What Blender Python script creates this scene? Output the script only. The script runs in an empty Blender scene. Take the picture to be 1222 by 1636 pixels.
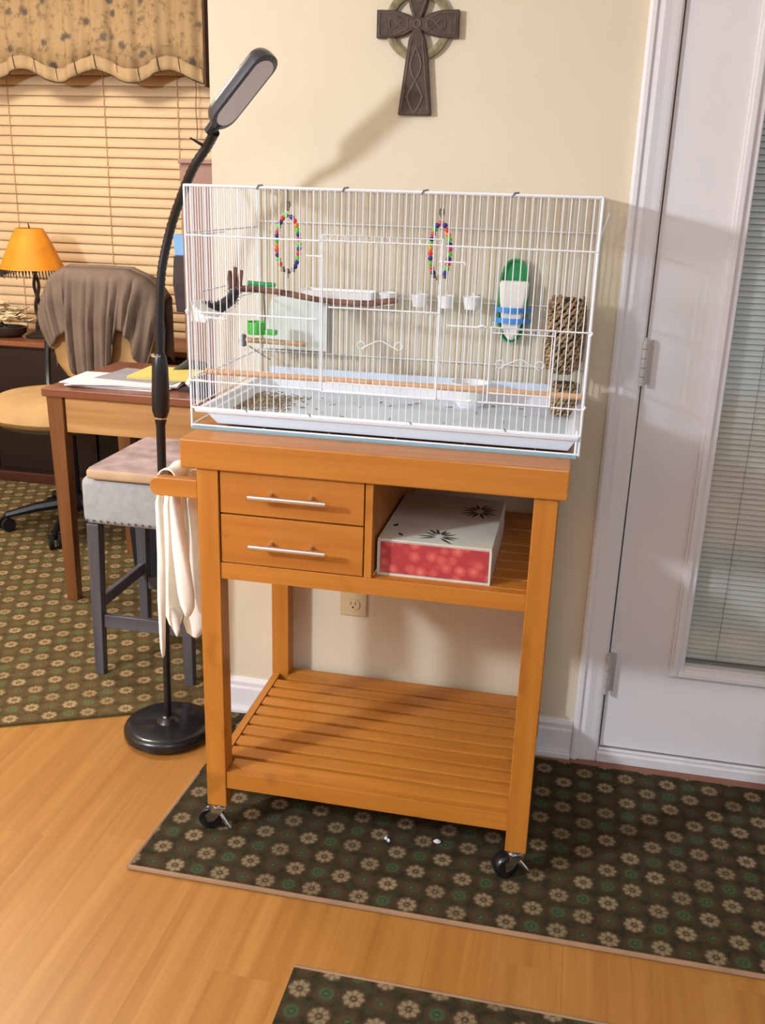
import bpy, bmesh, math, random
from mathutils import Vector, Matrix
random.seed(7)
S = bpy.context.scene
COL = S.collection
PI = math.pi

# ---------------------------------------------------------------- camera
cam_d = bpy.data.cameras.new('camera'); cam = bpy.data.objects.new('camera', cam_d)
COL.objects.link(cam); S.camera = cam
cam_d.sensor_fit = 'HORIZONTAL'; cam_d.sensor_width = 36.0
cam_d.lens = 36.0 * 1517.52 / 1222.0
cam_d.clip_start = 0.05
pitch, roll, yaw = (math.radians(a) for a in (18.5107, 1.7899, -11.2105))
fwd = Vector((math.sin(yaw)*math.cos(pitch), math.cos(yaw)*math.cos(pitch), -math.sin(pitch)))
rt = Vector((math.cos(yaw), -math.sin(yaw), 0)); dn = fwd.cross(rt)
r2 = math.cos(roll)*rt - math.sin(roll)*dn
d2 = math.sin(roll)*rt + math.cos(roll)*dn
M = Matrix((( r2.x, -d2.x, -fwd.x, .7000), (r2.y, -d2.y, -fwd.y, -1.6635), (r2.z, -d2.z, -fwd.z, 1.3552), (0, 0, 0, 1)))
cam.matrix_world = M

# ---------------------------------------------------------------- light
S.view_settings.view_transform = 'Standard'; S.view_settings.look = 'None'
S.view_settings.gamma = 1.0; S.view_settings.exposure = 0.0
S.view_settings.use_curve_mapping = False
w = bpy.data.worlds.new('world'); S.world = w; w.use_nodes = True
w.node_tree.nodes['Background'].inputs[0].default_value = (.93, .98, 1.08, 1)
w.node_tree.nodes['Background'].inputs[1].default_value = 0.46

def light(name, kind, loc, energy, color, size=.1, target=None):
    d = bpy.data.lights.new(name, kind); o = bpy.data.objects.new(name, d); COL.objects.link(o)
    d.energy = energy; d.color = color; o.location = loc
    if kind == 'AREA': d.size = size
    else: d.shadow_soft_size = size
    if target:
        o.rotation_euler = (Vector(target)-Vector(loc)).to_track_quat('-Z', 'Y').to_euler()
    return o
light('living_room_lamp', 'POINT', (-1.7, -1.8, 1.87), 225, (.90, .98, 1.10), .10)
light('overhead_fill', 'AREA', (.9, -2.6, 2.40), 26, (.90, .98, 1.10), 1.0, (.9, -2.2, 0))  # added fill behind the camera to raise the ambient, not a known fixture
light('study_ceiling_light', 'AREA', (-1.6, 1.1, 2.40), 36, (1.0, .93, .82), .5, (-1.6, 1.4, 0))

# ---------------------------------------------------------------- materials
def srgb(r, g, b):
    f = lambda c: (c/12.92 if c <= .04045 else ((c+.055)/1.055)**2.4)
    return (f(r/255), f(g/255), f(b/255), 1)

class NT:
    def __init__(s, name):
        s.m = bpy.data.materials.new(name); s.m.use_nodes = True
        s.t = s.m.node_tree; s.b = s.t.nodes['Principled BSDF']
    def n(s, typ, **kw):
        x = s.t.nodes.new(typ)
        for k, v in kw.items(): setattr(x, k, v)
        return x
    def l(s, a, b): s.t.links.new(a, b)
    def inp(s, sock, v):
        if isinstance(v, (int, float, tuple, list)): sock.default_value = v
        else: s.l(v, sock)
    def math(s, op, a, b=0.0, c=None):
        x = s.n('ShaderNodeMath', operation=op); s.inp(x.inputs[0], a); s.inp(x.inputs[1], b)
        if c is not None: s.inp(x.inputs[2], c)
        return x.outputs[0]
    def coords(s, scale=(1, 1, 1), loc=(0, 0, 0), rnd=False):
        c = s.n('ShaderNodeTexCoord'); mp = s.n('ShaderNodeMapping')
        mp.inputs['Scale'].default_value = scale; mp.inputs['Location'].default_value = loc
        s.l(c.outputs['Object'], mp.inputs['Vector'])
        if rnd:
            oi = s.n('ShaderNodeObjectInfo'); mul = s.math('MULTIPLY', oi.outputs['Random'], 13.7)
            cm = s.n('ShaderNodeCombineXYZ'); s.l(mul, cm.inputs[0]); s.l(mul, cm.inputs[1]); s.l(mul, cm.inputs[2])
            s.l(cm.outputs[0], mp.inputs['Location'])
        return mp.outputs[0]
    def noise(s, vec, scale, detail=3, rough=.5):
        x = s.n('ShaderNodeTexNoise'); s.l(vec, x.inputs['Vector'])
        x.inputs['Scale'].default_value = scale; x.inputs['Detail'].default_value = detail
        x.inputs['Roughness'].default_value = rough
        return x.outputs['Fac']
    def ramp(s, fac, stops):
        x = s.n('ShaderNodeValToRGB'); s.l(fac, x.inputs[0]); e = x.color_ramp.elements
        while len(e) < len(stops): e.new(.5)
        for i, (p, c) in enumerate(stops):
            e[i].position = p; e[i].color = c
        return x.outputs[0]
    def mix(s, fac, a, b):
        x = s.n('ShaderNodeMix', data_type='RGBA'); s.inp(x.inputs[0], fac); s.inp(x.inputs[6], a); s.inp(x.inputs[7], b)
        return x.outputs[2]
    def bump(s, h, strength, dist=.002):
        x = s.n('ShaderNodeBump'); s.l(h, x.inputs['Height'])
        x.inputs['Strength'].default_value = strength; x.inputs['Distance'].default_value = dist
        s.l(x.outputs[0], s.b.inputs['Normal'])
    def col(s, c): s.inp(s.b.inputs['Base Color'], c)
    def set(s, rough=.5, metal=0, spec=None, coat=0):
        s.b.inputs['Roughness'].default_value = rough; s.b.inputs['Metallic'].default_value = metal
        if spec is not None: s.b.inputs['Specular IOR Level'].default_value = spec
        if coat: s.b.inputs['Coat Weight'].default_value = coat
        return s.m

def adj(c, f):
    g = lambda x: (x*12.92 if x <= .0031308 else 1.055*x**(1/2.4)-.055)*255
    l = srgb(*c); return tuple(g(l[i]*f[i]) for i in range(3))
FC = (.82, .78, .54)
def plain(name, c, rough=.5, metal=0, vary=.06, scale=12, bump=0, bscale=200, spec=None, coat=0):
    t = NT(name); v = t.coords(rnd=True); f = t.noise(v, scale)
    c0 = srgb(*c); lo = tuple(x*(1-vary*2.2) for x in c0[:3])+(1,); hi = tuple(min(1, x*(1+vary*2.2)) for x in c0[:3])+(1,)
    t.col(t.ramp(f, [(.3, lo), (.7, hi)]))
    if bump: t.bump(t.noise(v, bscale, 2), bump)
    return t.set(rough, metal, spec, coat)

def wood(name, c1, c2, axis=0, rough=.42, s=1.0, knots=False, coat=.15):
    if name.startswith('bamboo'): c1 = adj(c1, (.84, .79, .58)); c2 = adj(c2, (.84, .79, .58))
    t = NT(name); sc = [34*s, 34*s, 34*s]; sc[axis] = 1.6*s
    v = t.coords(tuple(sc), rnd=True)
    f = t.noise(v, 1.0, 5, .6); col = t.ramp(f, [(.28, srgb(*c1)), (.72, srgb(*c2))])
    if knots:
        sc2 = [16, 16, 16]; sc2[axis] = 13
        v2 = t.coords(tuple(sc2), rnd=True); k = t.noise(v2, 1.0, 1, .4)
        dark = tuple(x*.62 for x in srgb(*c1)[:3])+(1,)
        kk = t.ramp(k, [(.66, (0, 0, 0, 1)), (.76, (1, 1, 1, 1))])
        km = t.math('MULTIPLY', kk, .45)
        col = t.mix(km, col, dark)
    t.col(col); t.bump(f, .12, .001)
    return t.set(rough, 0, None, coat)

BA = [wood('bamboo_%s' % 'xyz'[a], (186, 116, 42), (214, 143, 62), a, knots=True) for a in range(3)]
BAM_D = wood('bamboo_drawer', (184, 112, 42), (208, 136, 60), 0, knots=True)
OAK_X = wood('oak_x', (172, 118, 62), (212, 164, 104), 0, s=.8)
OAK_LEG = wood('oak_leg', (106, 62, 28), (136, 84, 42), 2)
OAK_TOP = wood('oak_top', (112, 62, 42), (142, 84, 58), 0, rough=.3)
DARKWOOD = wood('dark_wood', (22, 9, 8), (36, 16, 12), 0, rough=.4)
DARKTOP = wood('dark_wood_top', (120, 66, 42), (150, 92, 58), 0, rough=.35)
WALL = plain('cream_wall_paint', (220, 207, 180), .85, vary=.015, scale=3, bump=.08, bscale=260)
WALLW = plain('study_wall_paint', (214, 178, 130), .85, vary=.02, scale=3)
TRIM = plain('white_trim_paint', (230, 226, 226), .35, vary=.01, scale=3)
DOORM = plain('white_door_paint', (228, 223, 222), .42, vary=.015, scale=2)
CEIL = plain('ceiling_paint', (235, 230, 220), .9, vary=.01)
WHITE_WIRE = plain('white_coated_wire', (232, 236, 240), .35, vary=.01)
GREY_CLIP = plain('grey_clip', (120, 120, 122), .4)
TRAYM = plain('white_tray_plastic', (236, 240, 247), .3, vary=.01)
TRAYIN = plain('pale_blue_tray_liner', (214, 226, 240), .5, vary=.04, scale=6)
TEALGLASS = plain('pale_teal_plastic', (132, 164, 176), .25, vary=.03)
BLACK = plain('black_plastic', (22, 22, 26), .32, vary=.1)
BLACKM = plain('black_base_enamel', (20, 20, 23), .28, vary=.05, coat=.3)
BLUEBLACK = plain('blue_black_plastic', (28, 32, 42), .5)
HEADM = plain('lamp_head_dark_gloss', (48, 52, 60), .38, vary=.05, coat=.6)
DIFF = plain('lamp_diffuser_grey', (214, 206, 208), .5, vary=.02)
CHROME = plain('chrome', (225, 225, 228), .12, 1.0, vary=.02)
STEEL = plain('brushed_steel', (225, 220, 218), .28, 1.0, vary=.03)
HINGE = plain('hinge_satin', (196, 188, 182), .4, .2, vary=.03)
FABGREY = plain('grey_upholstery', (164, 166, 166), .9, vary=.04, scale=60, bump=.3, bscale=500)
GREYWOOD = wood('grey_stool_wood', (68, 66, 70), (92, 90, 94), 2, coat=0)
TAN = plain('tan_upholstery', (184, 146, 94), .85, vary=.05, scale=9, bump=.1)
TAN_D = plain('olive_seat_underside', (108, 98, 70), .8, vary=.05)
THROW = plain('taupe_throw', (120, 102, 88), .95, vary=.07, scale=10, bump=.35, bscale=180)
SHADE = plain('orange_lampshade', (236, 146, 28), .7, vary=.06, scale=14)
BRONZE = plain('dark_bronze', (58, 46, 38), .5, .3, vary=.15)
TOWEL = plain('white_cotton_towel', (246, 242, 228), .95, vary=.03, scale=20, bump=.25, bscale=300)
PAPER = plain('white_paper', (226, 220, 222), .8, vary=.02)
PAPERG = plain('grey_paper', (150, 146, 152), .8, vary=.05)
YELLOW = plain('yellow_paper', (222, 202, 112), .8, vary=.03)
SLAT = plain('tan_blind_slat', (226, 194, 150), .5, vary=.03, scale=5)
CORD = plain('blind_cord', (206, 166, 116), .8)
VTRIM = plain('valance_border', (186, 156, 114), .9, vary=.04, scale=8)
VDARK = plain('dark_braid', (84, 64, 50), .9)
BROWN = plain('brown_cabinet_side', (156, 120, 104), .6, vary=.03, scale=3)
BLUE = plain('light_blue_cloth', (122, 170, 220), .8)
GREENP = plain('green_plastic', (38, 150, 84), .4)
GREENL = plain('bright_green_plastic', (92, 196, 84), .4)
BLUEP = plain('blue_plastic', (66, 140, 222), .4)
BONE = plain('white_cuttlebone', (238, 236, 228), .9, vary=.03, scale=40)
CUP = plain('white_cup_plastic', (250, 250, 248), .35, vary=.01)
PERCH = wood('dowel_wood', (206, 160, 118), (232, 192, 150), 0, coat=0)
BRANCH = plain('brown_branch_bark', (118, 84, 68), .85, vary=.25, scale=40, bump=.5)
ROPE = plain('charcoal_rope', (62, 60, 62), .95, vary=.3, scale=70, bump=.5)
SEAGRASS = plain('woven_seagrass', (164, 138, 104), .9, vary=.26, scale=55, bump=.6)
SEAGRASS_D = plain('seagrass_core', (74, 56, 40), .9, vary=.2)
LITTER = plain('seed_litter', (150, 132, 104), .9, vary=.2, scale=200)
PEWTER = plain('aged_bronze_cross', (70, 54, 42), .55, .2, vary=.18, scale=60, bump=.4, bscale=120)
PEWTER_L = plain('aged_brass_ring', (124, 112, 78), .5, .35, vary=.18, scale=60, bump=.4, bscale=120)
OUTLETM = plain('cream_outlet_plastic', (206, 186, 144), .4, vary=.01)
OUTSLOT = plain('dark_slot', (60, 44, 28), .6)
MARBLE = plain('mauve_patterned_cloth', (172, 150, 146), .9, vary=.16, scale=14)
PADEDGE = plain('tan_pad_edge', (188, 160, 128), .9, vary=.04)
FLOWERC = plain('cream_petals', (232, 206, 166), .9, vary=.15, scale=20)
LEAFD = plain('dark_green_leaf', (44, 56, 46), .7)
BOXCREAM = plain('cream_box_paper', (212, 212, 196), .7, vary=.04, scale=14)
BOXEDGE = plain('box_edge_trim', (196, 180, 168), .6)
PANEL = plain('pale_seed_guard', (222, 230, 222), .35, vary=.03)
BINDING = plain('rug_binding', (152, 118, 88), .9)
LINT = plain('white_lint', (225, 225, 230), .9)
THRESH = plain('threshold_white', (222, 220, 220), .4, vary=.02)
MINIB = plain('mini_blind_slat', (214, 218, 208), .45, vary=.03)
BEADS = [plain('bead_'+n, c, .3) for n, c in (('blue', (58, 52, 150)), ('red', (222, 62, 52)), ('orange', (240, 140, 50)), ('green', (96, 204, 66)), ('indigo', (48, 46, 110)), ('pink', (206, 56, 100)))]
NOTE = plain('dull_metal_bell', (112, 100, 84), .4, .6)

def glass():
    t = NT('window_glass'); t.col((1, 1, 1, 1)); m = t.set(.03)
    t.b.inputs['Transmission Weight'].default_value = 1.0; t.b.inputs['IOR'].default_value = 1.02
    mixn = t.n('ShaderNodeMixShader'); gl = t.n('ShaderNodeBsdfGlossy'); tr = t.n('ShaderNodeBsdfTransparent')
    gl.inputs['Roughness'].default_value = .08; mixn.inputs[0].default_value = .10
    t.l(tr.outputs[0], mixn.inputs[1]); t.l(gl.outputs[0], mixn.inputs[2])
    t.l(mixn.outputs[0], t.t.nodes['Material Output'].inputs['Surface'])
    return m
GLASS = glass()

def carpet(name='flowered_carpet', light_lift=0):
    t = NT(name); K = lambda r, g, b: srgb(r+light_lift*1.25, g+light_lift*.95, b+light_lift*.5); tc = t.n('ShaderNodeTexCoord'); sp = t.n('ShaderNodeSeparateXYZ')
    t.l(tc.outputs['Object'], sp.inputs[0])
    u = t.math('DIVIDE', t.math('SUBTRACT', sp.outputs[0], .4205), .0494)
    v = t.math('DIVIDE', t.math('ADD', sp.outputs[1], .0755), .0505)
    iu, iv = t.math('ROUND', u), t.math('ROUND', v)
    fu = t.math('MULTIPLY', t.math('SUBTRACT', u, iu), .0494); fv = t.math('MULTIPLY', t.math('SUBTRACT', v, iv), .0505)
    nz = t.noise(tc.outputs['Object'], 320, 2); wob = t.math('MULTIPLY', t.math('SUBTRACT', nz, .5), .009)
    r = t.math('ADD', t.math('SQRT', t.math('ADD', t.math('MULTIPLY', fu, fu), t.math('MULTIPLY', fv, fv))), wob)
    th = t.math('ARCTAN2', fv, fu)
    par = t.math('MODULO', t.math('ABSOLUTE', t.math('ADD', iu, iv)), 2.0)     # 0 cream, 1 other
    pet = t.math('MULTIPLY_ADD', t.math('COSINE', t.math('MULTIPLY', th, 8)), .0010, .0182)
    def soft(edge, wd):
        mr = t.n('ShaderNodeMapRange', interpolation_type='SMOOTHSTEP'); t.inp(mr.inputs[0], t.math('SUBTRACT', edge, r))
        mr.inputs[1].default_value = -wd; mr.inputs[2].default_value = wd; return mr.outputs[0]
    inside = soft(t.math('SUBTRACT', pet, t.math('MULTIPLY', par, .0035)), .0032)
    hole = soft(.0072, .0022)
    core = soft(.0032, .0016)
    spoke = t.math('MULTIPLY_ADD', t.math('COSINE', t.math('MULTIPLY', th, 8)), .22, .78)
    wn = t.n('ShaderNodeTexWhiteNoise'); wn.noise_dimensions = '2D'
    cm = t.n('ShaderNodeCombineXYZ'); t.l(iu, cm.inputs[0]); t.l(iv, cm.inputs[1]); t.l(cm.outputs[0], wn.inputs['Vector'])
    colmod = t.math('MODULO', t.math('ABSOLUTE', t.math('ADD', iu, t.math('MULTIPLY', iv, 3.0))), 4.0)
    isg = t.math('GREATER_THAN', colmod, 1.5)
    base = t.ramp(t.noise(tc.outputs['Object'], 60, 2), [(.35, K(46, 44, 29)), (.65, K(62, 58, 38))])
    cream = t.mix(spoke, K(78, 64, 46), t.ramp(wn.outputs['Value'], [(0, K(122, 108, 80)), (1, K(146, 128, 98))]))
    dim = t.mix(isg, K(74, 64, 44), K(66, 80, 52))
    fl = t.mix(par, cream, dim)
    fl = t.mix(hole, fl, t.mix(par, K(72, 54, 40), K(52, 62, 42)))
    fl = t.mix(core, fl, t.mix(par, K(112, 98, 72), K(74, 94, 56)))
    ring = t.math('MULTIPLY', t.math('LESS_THAN', r, .0235), t.math('SUBTRACT', 1.0, inside))
    base2 = t.mix(t.math('MULTIPLY', ring, .45), base, K(86, 54, 42))
    t.col(t.mix(inside, base2, fl))
    t.bump(t.noise(tc.outputs['Object'], 420, 2), .6, .003)
    return t.set(.97, 0, .1)
CARPET = carpet()
CARPET_STUDY_LIT = carpet('flowered_carpet_study_lit', 26)  # same carpet, with warm study light and pile sheen put into its colours

def planks():
    t = NT('laminate_plank')
    v = t.coords((34, .9, 34), rnd=True); f = t.noise(v, 1, 6, .62)
    v2 = t.coords((60, 3, 60), rnd=True); g = t.noise(v2, 1, 3)
    c = t.ramp(f, [(.25, srgb(*adj((168, 112, 60), FC))), (.5, srgb(*adj((190, 134, 76), FC))), (.78, srgb(*adj((208, 156, 98), FC)))])
    c = t.mix(t.math('MULTIPLY', g, .22), c, srgb(*adj((148, 98, 54), FC)))
    oi = t.n('ShaderNodeObjectInfo')
    c = t.mix(t.math('MULTIPLY', oi.outputs['Random'], .06), c, srgb(*adj((160, 104, 54), FC)))
    t.col(c); t.bump(f, .05, .001)
    return t.set(.38, 0, .45)
PLANK = planks()

def floral():
    t = NT('floral_valance_fabric'); v = t.coords((1, 1, 1))
    vo = t.n('ShaderNodeTexVoronoi'); t.l(v, vo.inputs['Vector']); vo.inputs['Scale'].default_value = 14
    n = t.noise(v, 42, 3, .6)
    sp = t.math('ADD', vo.outputs['Distance'], t.math('MULTIPLY', t.math('SUBTRACT', n, .5), .5))
    spots = t.ramp(sp, [(.14, (1, 1, 1, 1)), (.30, (0, 0, 0, 1))])
    leaf = t.ramp(t.noise(v, 30, 4, .7), [(.52, (0, 0, 0, 1)), (.64, (1, 1, 1, 1))])
    c = t.mix(t.math('MULTIPLY', leaf, .75), srgb(184, 154, 112), srgb(128, 106, 80))
    c = t.mix(t.math('MULTIPLY', spots, .8), c, srgb(84, 80, 80))
    t.col(c); return t.set(.95, 0, .1)
FLORAL = floral()

def redbox():
    t = NT('red_flowered_paper'); v = t.coords()
    vo = t.n('ShaderNodeTexVoronoi'); t.l(v, vo.inputs['Vector']); vo.inputs['Scale'].default_value = 44
    wv = t.math('SINE', t.math('MULTIPLY', vo.outputs['Distance'], 26))
    f = t.math('ADD', t.math('MULTIPLY', vo.outputs['Distance'], 1.1), t.math('ADD', t.math('MULTIPLY', wv, .04), t.math('MULTIPLY', t.noise(v, 130, 4, .75), .42)))
    c = t.ramp(f, [(.30, srgb(216, 112, 96)), (.6, srgb(200, 84, 76)), (.9, srgb(174, 54, 58))])
    t.col(c); return t.set(.7)
REDP = redbox()

# ---------------------------------------------------------------- mesh helpers
class MB:
    def __init__(s): s.v = []; s.f = []
    def add(s, vs, fs):
        k = len(s.v); s.v += [tuple(v) for v in vs]; s.f += [tuple(i+k for i in f) for f in fs]; return s
    def box(s, x0, x1, y0, y1, z0, z1):
        vs = [(x, y, z) for x in (x0, x1) for y in (y0, y1) for z in (z0, z1)]
        return s.add(vs, [(0, 1, 3, 2), (4, 6, 7, 5), (0, 4, 5, 1), (2, 3, 7, 6), (0, 2, 6, 4), (1, 5, 7, 3)])
    def tube(s, pts, r, seg=8, cap=True):
        P = [Vector(p) for p in pts]; n = len(P)
        rs = r if isinstance(r, (list, tuple)) else [r]*n
        vs = []; up = None
        for i in range(n):
            a = P[max(0, i-1)]; b = P[min(n-1, i+1)]; t = (b-a).normalized()
            if up is None:
                up = Vector((0, 0, 1)) if abs(t.z) < .9 else Vector((1, 0, 0))
            x = t.cross(up).normalized(); y = x.cross(t).normalized(); up = y
            for k in range(seg):
                q = 2*PI*k/seg; vs.append(P[i]+rs[i]*(math.cos(q)*x+math.sin(q)*y))
        fs = [(i*seg+k, i*seg+(k+1) % seg, (i+1)*seg+(k+1) % seg, (i+1)*seg+k) for i in range(n-1) for k in range(seg)]
        if cap: fs += [tuple(range(seg))[::-1], tuple((n-1)*seg+k for k in range(seg))]
        return s.add(vs, fs)
    def ring(s, pts, r, seg=6):
        P = [Vector(p) for p in pts]; n = len(P); vs = []
        nrm = sum(((P[i]-P[0]).cross(P[(i+1) % n]-P[0]) for i in range(n)), Vector()).normalized()
        for i in range(n):
            t = (P[(i+1) % n]-P[i-1]).normalized(); x = t.cross(nrm).normalized()
            rr = r[i] if isinstance(r, (list, tuple)) else r
            for k in range(seg):
                q = 2*PI*k/seg; vs.append(P[i]+rr*(math.cos(q)*x+math.sin(q)*nrm))
        return s.add(vs, [(i*seg+k, i*seg+(k+1) % seg, ((i+1) % n)*seg+(k+1) % seg, ((i+1) % n)*seg+k) for i in range(n) for k in range(seg)])
    def lathe(s, prof, c=(0, 0, 0), seg=32, sx=1, sy=1):
        vs = []
        for (r, z) in prof:
            for k in range(seg):
                q = 2*PI*k/seg; vs.append((c[0]+r*sx*math.cos(q), c[1]+r*sy*math.sin(q), c[2]+z))
        n = len(prof)
        fs = [(i*seg+k, i*seg+(k+1) % seg, (i+1)*seg+(k+1) % seg, (i+1)*seg+k) for i in range(n-1) for k in range(seg)]
        if prof[0][0] > 1e-5: fs.append(tuple(range(seg))[::-1])
        if prof[-1][0] > 1e-5: fs.append(tuple((n-1)*seg+k for k in range(seg)))
        return s.add(vs, fs)
    def loft(s, rings, cap=True):
        n = len(rings[0]); vs = [p for r in rings for p in r]
        fs = [(i*n+k, i*n+(k+1) % n, (i+1)*n+(k+1) % n, (i+1)*n+k) for i in range(len(rings)-1) for k in range(n)]
        if cap: fs += [tuple(range(n))[::-1], tuple((len(rings)-1)*n+k for k in range(n))]
        return s.add(vs, fs)
    def prism(s, outline, y0, y1):      # outline of (x,z), extruded in y
        return s.loft([[(x, y0, z) for x, z in outline], [(x, y1, z) for x, z in outline]])
    def grid(s, fn, nu, nv):
        vs = [fn(i/nu, j/nv) for i in range(nu+1) for j in range(nv+1)]
        return s.add(vs, [(i*(nv+1)+j, (i+1)*(nv+1)+j, (i+1)*(nv+1)+j+1, i*(nv+1)+j+1) for i in range(nu) for j in range(nv)])
    def mesh(s, name, mat, bevel=0, smooth=False, bseg=2):
        me = bpy.data.meshes.new(name); me.from_pydata(s.v, [], s.f)
        bm = bmesh.new(); bm.from_mesh(me)
        bmesh.ops.recalc_face_normals(bm, faces=bm.faces)
        if bevel:
            bmesh.ops.bevel(bm, geom=[e for e in bm.edges if len(e.link_faces) == 2 and e.calc_face_angle(0) > .6], offset=bevel, segments=bseg, profile=.5, affect='EDGES')
        if smooth:
            for f in bm.faces: f.smooth = True
            for e in bm.edges:
                if len(e.link_faces) == 2 and e.calc_face_angle(0) > .75: e.smooth = False
        bm.to_mesh(me); bm.free(); me.materials.append(mat); return me
    def obj(s, name, mat, parent=None, bevel=0, smooth=False, bseg=2, **props):
        o = bpy.data.objects.new(name, s.mesh(name, mat, bevel, smooth, bseg)); COL.objects.link(o)
        if parent is not None:
            o.parent = parent
            o.location = -(world_loc(parent))
        for k, v in props.items(): o[k] = v
        return o

def world_loc(o):
    l = Vector(o.location)
    while o.parent is not None:
        o = o.parent; l = l + Vector(o.location)
    return l
def thing(name, label, cat, loc=(0, 0, 0), group=None):
    o = bpy.data.objects.new(name, None); COL.objects.link(o); o.location = loc; o.empty_display_size = .05
    o['label'] = label; o['category'] = cat
    if group: o['group'] = group
    return o
def tag(o, label, cat, group=None):
    o['label'] = label; o['category'] = cat
    if group: o['group'] = group
    return o
def B(*a): return MB().box(*a)
def struct(o): o['kind'] = 'structure'; return o

# ---------------------------------------------------------------- room shell
YW = .5175
struct(B(-3.2, 3.2, -4.5, 2.9, -.10, -.012).obj('floor', PLANK))
FL = bpy.data.objects['floor']
pw = .125; k = 0
for i in range(-12, 16):
    x0 = i*pw+.03; off = random.uniform(-1.2, 0)
    y = -2.6+off
    while y < .62:
        y1 = y+1.22
        a, b = max(y, -2.6), min(y1, .62)
        if b-a > .02:
            B(x0+.0001, x0+pw-.0001, a+.0001, b-.0001, -.012, 0).obj('plank', PLANK, FL)
        y = y1
B(-3.2, 3.2, -4.5, -2.6, -.012, 0).obj('plank_field', PLANK, FL, kind='stuff')
B(-3.2, -1.47, -2.6, .62, -.012, 0).obj('plank_field', PLANK, FL, kind='stuff')
B(2.03, 3.2, -2.6, .62, -.012, 0).obj('plank_field', PLANK, FL, kind='stuff')
B(-3.2, 3.2, .62, 2.9, -.012, 0).obj('plank_field', PLANK, FL, kind='stuff')
struct(B(-3.2, 3.2, -4.5, 2.9, 2.45, 2.52).obj('ceiling', CEIL))
mw = MB(); mw.box(-.155, .838, YW, YW+.14, 0, 2.45); mw.box(1.762, 3.2, YW, YW+.14, 0, 2.45); mw.box(.838, 1.762, YW, YW+.14, 2.06, 2.45)
struct(mw.obj('wall_back', WALL))
ww = MB(); ww.box(-3.2, 3.2, 2.75, 2.88, 0, 2.45)
struct(ww.obj('wall_study', WALLW))
struct(B(-3.3, -3.2, -4.5, 2.9, 0, 2.45).obj('wall_left', WALLW))
# baseboard profile
def baseboard(name, x0, x1, ends=()):
    m = MB(); y = YW
    prof = [(y, 0), (y-.015, 0), (y-.015, .012), (y-.013, .075), (y-.010, .082), (y-.010, .093), (y-.006, .102), (y, .104)]
    m.loft([[(x0, a, b) for a, b in prof], [(x1, a, b) for a, b in prof]])
    o = struct(m.obj(name, TRIM))
    m2 = MB(); m2.box(x0, x1, y-.026, y-.015, 0, .018); m2.obj('shoe_moulding', TRIM, o, bevel=.003)
baseboard('baseboard_back', -.155, .778)
baseboard('baseboard_right', 1.822, 3.2)

# ---------------------------------------------------------------- door
def casing(name, x0, x1):
    m = MB(); y = YW; s = 1 if x0 < x1 else -1; W = abs(x1-x0)
    prof = [(0, 0), (0, .018), (.006, .022), (.014, .022), (.018, .016), (.030, .018), (.044, .014), (.056, .012), (W-.001, .010), (W, 0)]
    m.loft([[(x0+s*a, y-b, z) for a, b in prof] for z in (0, 2.12)])
    struct(m.obj(name, TRIM))
casing('trim_1', .779, .843)
casing('trim_2', 1.821, 1.757)
struct(B(.779, 1.821, YW-.019, YW, 2.06, 2.124).obj('trim_3', TRIM, bevel=.003))
jamb = MB(); jamb.box(.838, .846, YW-.002, YW+.13, 0, 2.06); jamb.box(1.754, 1.762, YW-.002, YW+.13, 0, 2.06); jamb.box(.846, 1.754, YW-.002, YW+.13, 2.052, 2.06)
struct(jamb.obj('trim_4', TRIM))
door = bpy.data.objects.new('door_1', None); COL.objects.link(door); door.location = (.849, YW+.002, .036); door['kind'] = 'structure'
GX0, GX1, GZ0, GZ1 = 1.022, 1.578, .292, 1.90
yd = YW+.004
ds = MB()
ds.box(.850, GX0, yd, yd+.044, .040, 2.048); ds.box(GX1, 1.750, yd, yd+.044, .040, 2.048)
ds.box(GX0, GX1, yd, yd+.044, .040, GZ0); ds.box(GX0, GX1, yd, yd+.044, GZ1, 2.048)
ds.obj('door_panel', DOORM, door, kind='structure')
fr = MB()
def frame_ring(m, ox, oz, inset, ya, yb):
    a0, a1, b0, b1 = GX0-ox, GX1+ox, GZ0-oz, GZ1+oz
    m.box(a0, a0+inset, ya, yb, b0, b1); m.box(a1-inset, a1, ya, yb, b0, b1)
    m.box(a0+inset, a1-inset, ya, yb, b0, b0+inset); m.box(a0+inset, a1-inset, ya, yb, b1-inset, b1)
frame_ring(fr, .030, .034, .034, yd-.010, yd)
frame_ring(fr, .024, .028, .014, yd-.017, yd-.009)
fr.obj('glazing_frame', DOORM, door, bevel=.0025)
B(GX0, GX1, yd+.012, yd+.015, GZ0, GZ1).obj('glass_pane', GLASS, door)
B(GX0, GX1, yd+.038, yd+.040, GZ0, GZ1).obj('backing_pane', plain('night_glass', (28, 30, 32), .3), door)
sl = MB(); z = GZ0+.006
while z < GZ1-.004:
    sl.add([(GX0+.002, yd+.018, z-.0048), (GX1-.002, yd+.018, z-.0048), (GX1-.002, yd+.0225, z+.001), (GX0+.002, yd+.0225, z+.001), (GX1-.002, yd+.026, z+.0062), (GX0+.002, yd+.026, z+.0062)], [(0, 1, 2, 3), (3, 2, 4, 5)])
    z += .0125
sl.obj('mini_blind', MINIB, door, kind='stuff')
lc = MB()
for x in (1.10, 1.30, 1.50): lc.tube([(x, yd+.0165, GZ0), (x, yd+.0165, GZ1)], .0007, 5)
lc.obj('ladder_cord', GREY_CLIP, door)
B(GX0+.001, GX1-.001, yd+.016, yd+.030, GZ0+.0005, GZ0+.008).obj('bottom_rail', plain('mini_blind_rail', (110, 106, 98), .5), door)
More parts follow.
